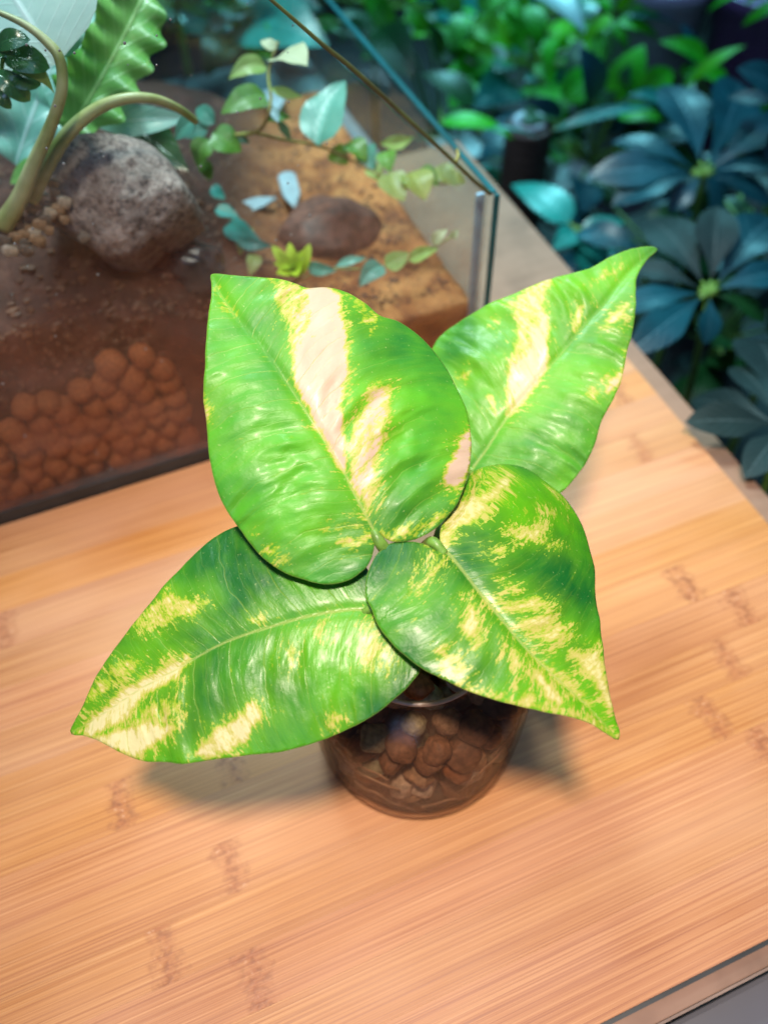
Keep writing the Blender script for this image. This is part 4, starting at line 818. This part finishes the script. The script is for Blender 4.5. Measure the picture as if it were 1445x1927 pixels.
# ------------------------------------------------------------------ plants beyond the table
def rosette(name, label, cat, center, zc, tips, mat, wid, shape, stemto, group=None, inner=0.12, droop=0.10, dz=0.0, fold=0.2):
    C_ = at(*center, zc); o = empty(name, (stemto[0], stemto[1], -0.42), label, cat, group)
    link('stem', tube_mesh('stem', [np.array([stemto[0], stemto[1], -0.419]), (np.array([stemto[0], stemto[1], -0.42]) + C_) / 2 + [0.01, 0.01, 0.05], C_], [0.004, 0.003, 0.002], 7), MT['petiole'], o)
    for i, tp in enumerate(tips):
        x, y = tp[0], tp[1]; dzt = tp[2] if len(tp) > 2 else dz; w_ = tp[3] if len(tp) > 3 else wid
        T_ = at(x, y, zc + dzt); B_ = C_ + (T_ - C_) * inner
        link('petiole', tube_mesh('petiole', [C_, B_], 0.0011, 5), MT['petiole'], o)
        m_ = mat if not isinstance(mat, (list, tuple)) else mat[i % len(mat)]
        blade('leaflet', B_, T_, w_, m_, o, shape, fold, droop, (rng.uniform(-0.15, 0.15), -0.25, 1.0), ns=14, twist=rng.uniform(-0.25, 0.25))
    return o
rosette('umbrella_plant', 'blue green umbrella plant whorl, upper one right of the tank', 'plant', (1325, 325), -0.02, [(1252, 160, 0.02, 0.26), (1388, 152, 0.02, 0.24), (1150, 268, 0.01), (1108, 332, 0.0), (1150, 388, -0.01), (1258, 402, -0.02, 0.24), (1350, 420, -0.03), (1450, 385, -0.02), (1490, 310, 0.0), (1480, 220, 0.02)], ML['schef'], 0.20, 'obovate', at(1325, 325, -0.02)[:2] + np.array([0.03, 0.05]))
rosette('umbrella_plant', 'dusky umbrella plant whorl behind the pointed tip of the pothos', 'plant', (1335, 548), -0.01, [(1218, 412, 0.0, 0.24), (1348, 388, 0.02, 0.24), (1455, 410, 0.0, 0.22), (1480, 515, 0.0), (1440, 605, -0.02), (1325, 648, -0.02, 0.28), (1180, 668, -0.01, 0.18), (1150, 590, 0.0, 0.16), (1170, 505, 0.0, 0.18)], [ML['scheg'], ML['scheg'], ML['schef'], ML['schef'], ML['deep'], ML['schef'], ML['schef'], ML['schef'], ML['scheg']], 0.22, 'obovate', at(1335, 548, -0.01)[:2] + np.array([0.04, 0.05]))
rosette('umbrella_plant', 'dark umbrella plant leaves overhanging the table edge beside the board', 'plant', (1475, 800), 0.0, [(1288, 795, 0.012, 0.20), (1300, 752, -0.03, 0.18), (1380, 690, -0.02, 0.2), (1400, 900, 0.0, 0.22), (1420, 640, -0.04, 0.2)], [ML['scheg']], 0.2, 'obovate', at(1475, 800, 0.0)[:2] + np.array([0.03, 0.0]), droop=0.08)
rosette('umbrella_plant', 'umbrella plant whorl with a light blue leaf at the right edge', 'plant', (1500, 205), 0.02, [(1368, 185, 0.0, 0.16), (1385, 130, 0.03, 0.24), (1440, 300, -0.02), (1420, 250, 0.0)], ML['schef'], 0.2, 'obovate', at(1500, 205, 0.02)[:2] + np.array([0.05, 0.05]))
rosette('umbrella_plant', 'teal leaved umbrella plant close to the table edge behind the tank', 'plant', (1085, 430), -0.10, [(962, 348, 0.0, 0.26), (1040, 470, 0.0, 0.3), (1130, 460, 0.0, 0.34), (1175, 420, 0.0, 0.2), (1145, 500, -0.02, 0.3), (1200, 470, 0, 0.26), (1120, 545, -0.04, 0.3)], [ML['teal'], ML['teal'], ML['schef']], 0.26, 'ovate', at(1085, 430, -0.10)[:2] + np.array([0.03, 0.05]))

def clump(name, label, leaves, base, mats, shape='ovate', cat='plant'):
    o = empty(name, (base[0], base[1], -0.42), label, cat)
    b0 = np.array([base[0], base[1], -0.30])
    link('stem', tube_mesh('stem', [np.array([base[0], base[1], -0.419]), b0 + [0.004, 0.0, -0.04], b0], [0.005, 0.004], 7), MT['petiole'], o)
    for i, (x0, y0, x1, y1, z0, z1, w_, m_) in enumerate(leaves):
        A_, B_ = at(x0, y0, z0), at(x1, y1, z1)
        link('petiole', tube_mesh('petiole', [b0, (b0 + A_) / 2 + [0, 0, 0.04], A_], [0.0018, 0.0012], 5), MT['petiole'], o)
        blade('leaf_blade', A_, B_, w_, ML[m_], o, shape if w_ > 0.13 else 'lance', 0.2, 0.12, (rng.uniform(-0.3, 0.3), rng.uniform(-0.6, -0.1), 1.0), ns=12, twist=rng.uniform(-0.4, 0.4))
    return o
clump('leafy_plant', 'dark green broad leaved plant just behind the glass side edge', [(700, 60, 775, 150, -0.05, -0.06, 0.30, 'deep'), (890, 200, 790, 140, -0.10, -0.08, 0.36, 'deep'), (830, 232, 965, 262, -0.06, -0.08, 0.18, 'mid'), (905, 248, 1015, 264, -0.06, -0.07, 0.06, 'teal'), (700, 30, 640, 80, -0.06, -0.06, 0.3, 'deep'), (800, 60, 760, 10, -0.05, -0.03, 0.3, 'mid'), (830, 110, 800, 40, -0.1, -0.06, 0.26, 'deep'), (740, 60, 690, -20, -0.05, -0.03, 0.2, 'mid')], at(830, 160, -0.2)[:2], ML)
clump('lime_plant', 'bright lime leaf above the pale pot in the background', [(890, 45, 962, 88, -0.06, -0.08, 0.42, 'lime'), (885, 70, 930, 110, -0.07, -0.08, 0.35, 'lime'), (880, 30, 850, 100, -0.06, -0.08, 0.3, 'mid'), (870, 20, 820, -10, -0.06, -0.05, 0.3, 'mid'), (900, 20, 950, -20, -0.05, -0.04, 0.3, 'mid'), (935, 30, 985, 60, -0.06, -0.08, 0.26, 'mid')], at(905, 110, -0.2)[:2], ML)
clump('silver_plant', 'plant with one large silver blue leaf at the top edge', [(965, -25, 1100, 62, -0.05, -0.06, 0.22, 'silver'), (960, -20, 900, 20, -0.05, -0.06, 0.25, 'lime'), (1000, 10, 1010, 100, -0.07, -0.10, 0.24, 'mid'), (1040, 70, 1030, 160, -0.09, -0.12, 0.16, 'mid'), (1090, 70, 1060, 190, -0.09, -0.12, 0.13, 'deep')], at(1020, 120, -0.25)[:2], ML)
clump('palmate_plant', 'green palmate leaved plant in front of the lilac pot', [(1170, 30, 1275, 18, -0.06, -0.06, 0.14, 'mid'), (1165, 35, 1275, 52, -0.06, -0.07, 0.13, 'teal'), (1160, 40, 1240, 75, -0.06, -0.08, 0.16, 'mid'), (1150, 40, 1180, 95, -0.06, -0.08, 0.2, 'mid'), (1150, 30, 1090, 80, -0.06, -0.08, 0.18, 'lime'), (1150, 20, 1090, 0, -0.06, -0.05, 0.2, 'mid'), (1160, 20, 1210, -20, -0.06, -0.04, 0.2, 'lime'), (1140, 40, 1110, 120, -0.07, -0.09, 0.16, 'mid')], at(1150, 110, -0.25)[:2], ML)
clump('leafy_plant', 'green plant with long upright leaves below the lilac pot', [(1290, 165, 1402, 86, -0.08, -0.05, 0.12, 'lime'), (1330, 115, 1240, 78, -0.08, -0.06, 0.20, 'mid'), (1210, 175, 1265, 132, -0.10, -0.09, 0.36, 'mid'), (1090, 215, 1180, 130, -0.12, -0.10, 0.30, 'deep'), (1040, 245, 1232, 203, -0.08, -0.07, 0.06, 'teal'), (1160, 215, 1245, 225, -0.10, -0.10, 0.25, 'mid'), (1060, 190, 1120, 130, -0.1, -0.09, 0.28, 'mid'), (1280, 140, 1330, 130, -0.1, -0.1, 0.3, 'mid'), (1250, 190, 1180, 180, -0.08, -0.07, 0.18, 'teal')], at(1210, 230, -0.25)[:2], ML)
clump('leafy_plant', 'green leaves hanging into the top right corner', [(1430, -20, 1330, 22, 0.0, -0.02, 0.14, 'mid'), (1470, 5, 1395, 50, 0.0, -0.02, 0.2, 'mid'), (1450, -30, 1400, 10, 0.0, -0.01, 0.2, 'lime')], at(1520, 40, -0.2)[:2], ML)
# pots and the brown cylinder
def pot_(name, px, zrim, rr, hh, mat, label, cat='plant pot'):
    c = at(*px, zrim); o = empty(name, (c[0], c[1], zrim - hh), label, cat)
    prof = [(0.0, -hh), (rr * 0.78, -hh), (rr * 0.80, -hh + 0.004), (rr * 0.97, -0.016), (rr * 1.0, -0.015), (rr * 1.03, -0.001), (rr * 1.0, 0.0), (rr * 0.93, 0.0), (rr * 0.90, -0.012), (0.0, -0.012)]
    link('pot_body', lathe_mesh('pot_body', prof, c, 40), mat, o); return o, c
lil = mat_plain('lilac_plastic', (0.42, 0.42, 0.58), 0.35, 0.12, 20.0); pur = mat_plain('purple_plastic', (0.22, 0.10, 0.30), 0.4, 0.15, 20.0); whi = mat_plain('white_plastic', (0.55, 0.54, 0.62), 0.35, 0.12, 20.0)
pot_('plant_pot', (912, 100), -0.12, 0.024, 0.085, whi, 'narrow pale pot under the bright lime leaf')
pot_('plant_pot', (1252, -48), -0.04, 0.052, 0.26, lil, 'large lilac white pot behind the palmate leaves')
pot_('plant_pot', (1455, -30), -0.04, 0.056, 0.26, pur, 'purple pot in the top right corner')
c = at(995, 235, -0.09); by = empty('brown_cylinder', (c[0], c[1], -0.42), 'ribbed dark brown cylinder with a white ring on top', 'post')
pr = [(0.0, -0.329)]
for i in range(34):
    zz = -0.329 + 0.329 * i / 34; pr += [(0.0225, zz), (0.0232, zz + 0.003), (0.0225, zz + 0.0065)]
pr += [(0.0225, -0.001), (0.021, 0.0), (0.0, 0.0)]
link('cylinder_body', lathe_mesh('cylinder_body', pr, c, 36), mat_plain('ribbed_brown', (0.055, 0.032, 0.030), 0.55, 0.3, 40.0), by)
link('white_ring', lathe_mesh('white_ring', [(0.0085, 0.0003), (0.016, 0.0003), (0.017, 0.004), (0.015, 0.006), (0.009, 0.003)], c, 32, True), mat_plain('white_ring', (0.34, 0.40, 0.48), 0.3, 0.1), by)
# pale tags and tiles between the leaves
for (x, y, zz, w_, d_, lb) in [(1063, 318, -0.16, 0.055, 0.06, 'pale square tile beside the brown cylinder'), (1128, 440, -0.20, 0.05, 0.045, 'pale tile under the teal umbrella leaves'), (1060, 400, -0.22, 0.05, 0.03, 'small pale tile lower between the teal leaves'), (860, 275, -0.14, 0.05, 0.05, 'greyish tile behind the glass corner'), (1290, 455, -0.2, 0.03, 0.03, 'pale tile glimpsed between the umbrella whorls'), (1400, 330, -0.2, 0.04, 0.03, 'pale tile at the right under the upper whorl'), (1180, 130, -0.3, 0.05, 0.05, 'grey tile below the palmate plant')]:
    c = at(x, y, zz); a, b, _ = ab(c)
    o = box_ab('pale_tile', a - w_ / 2, a + w_ / 2, b - d_ / 2, b + d_ / 2, zz - 0.008, zz, mat_plain('pale_tile', (0.34, 0.45, 0.47), 0.4, 0.2, 12.0), None, 0.002); tag(o, lb, 'tile')
# fill plants: darker bushes standing on the floor
def bush(label, px, zc, rad, n_, mats, size=0.05, name='bushy_plant'):
    c = at(*px, zc); o = empty(name, (c[0], c[1], -0.42), label, 'plant')
    link('stem', tube_mesh('stem', [np.array([c[0], c[1], -0.419]), np.array([c[0], c[1], (zc - 0.42) / 2]), c], [0.005, 0.003], 7), MT['petiole'], o)
    for i in range(n_):
        d = np.array([rng.gauss(0, 1), rng.gauss(0, 1), abs(rng.gauss(0, 0.6)) - 0.1]); d /= np.linalg.norm(d)
        A_ = c + d * rad * rng.uniform(0.2, 0.75); B_ = A_ + (d * 0.8 + np.array([rng.uniform(-0.4, 0.4), rng.uniform(-0.5, 0.3), rng.uniform(-0.3, 0.2)])) * size * rng.uniform(0.7, 1.3)
        link('twig', tube_mesh('twig', [c, A_], 0.0012, 4), MT['petiole'], o)
        blade('leaf_blade', A_, B_, rng.uniform(0.26, 0.4), ML[rng.choice(mats)], o, 'ovate', 0.2, 0.12, (rng.uniform(-0.4, 0.4), rng.uniform(-0.7, 0), 1.0), ns=10)
bush('dark bush on the floor below the dusky whorl', (1350, 640), -0.17, 0.10, 20, ['scheg', 'deep'])
bush('dark low bush between the two umbrella whorls', (1420, 450), -0.12, 0.10, 26, ['schef', 'scheg', 'deep'], 0.06)
bush('dark bush left of the upper umbrella whorl', (1110, 300), -0.16, 0.10, 26, ['schef', 'deep', 'mid'], 0.06)
bush('dark bush in deep shade at the right', (1440, 700), -0.20, 0.10, 16, ['scheg', 'deep'])
bush('dark bush below the upper umbrella whorl', (1230, 470), -0.20, 0.10, 22, ['schef', 'deep', 'teal'])
bush('dark bush behind the upper umbrella whorl', (1400, 260), -0.16, 0.13, 24, ['schef', 'deep', 'mid'], 0.06)
bush('green bush between lilac pot and whorl', (1180, 220), -0.22, 0.13, 24, ['mid', 'deep', 'teal'], 0.06)
bush('green bush around the brown cylinder', (1010, 330), -0.26, 0.12, 26, ['mid', 'deep', 'teal'], 0.05)
bush('green bush behind the narrow pale pot', (880, 60), -0.20, 0.16, 30, ['mid', 'deep', 'mid', 'lime'], 0.07)
bush('low green bush before the silver leaf', (1000, 120), -0.14, 0.12, 28, ['mid', 'mid', 'lime', 'teal'], 0.06)
bush('tall green bush at the top middle', (1060, 20), -0.16, 0.17, 30, ['mid', 'deep', 'lime'], 0.07)
bush('green bush just beyond the bench', (700, 10), -0.12, 0.15, 28, ['mid', 'deep', 'teal'], 0.06)
bush('teal bush behind the tank rear glass', (500, 40), -0.02, 0.13, 28, ['teal', 'deep', 'silver', 'mid'], 0.06)
bush('teal bush behind the fern fronds', (330, 10), 0.02, 0.14, 28, ['teal', 'deep', 'teal', 'mid'], 0.06)
bush('green bush at the top left behind the tank', (120, -30), 0.05, 0.15, 24, ['mid', 'deep', 'teal'], 0.06)
bush('green bush at the far top right', (1330, -200), -0.12, 0.15, 24, ['mid', 'deep'], 0.07)
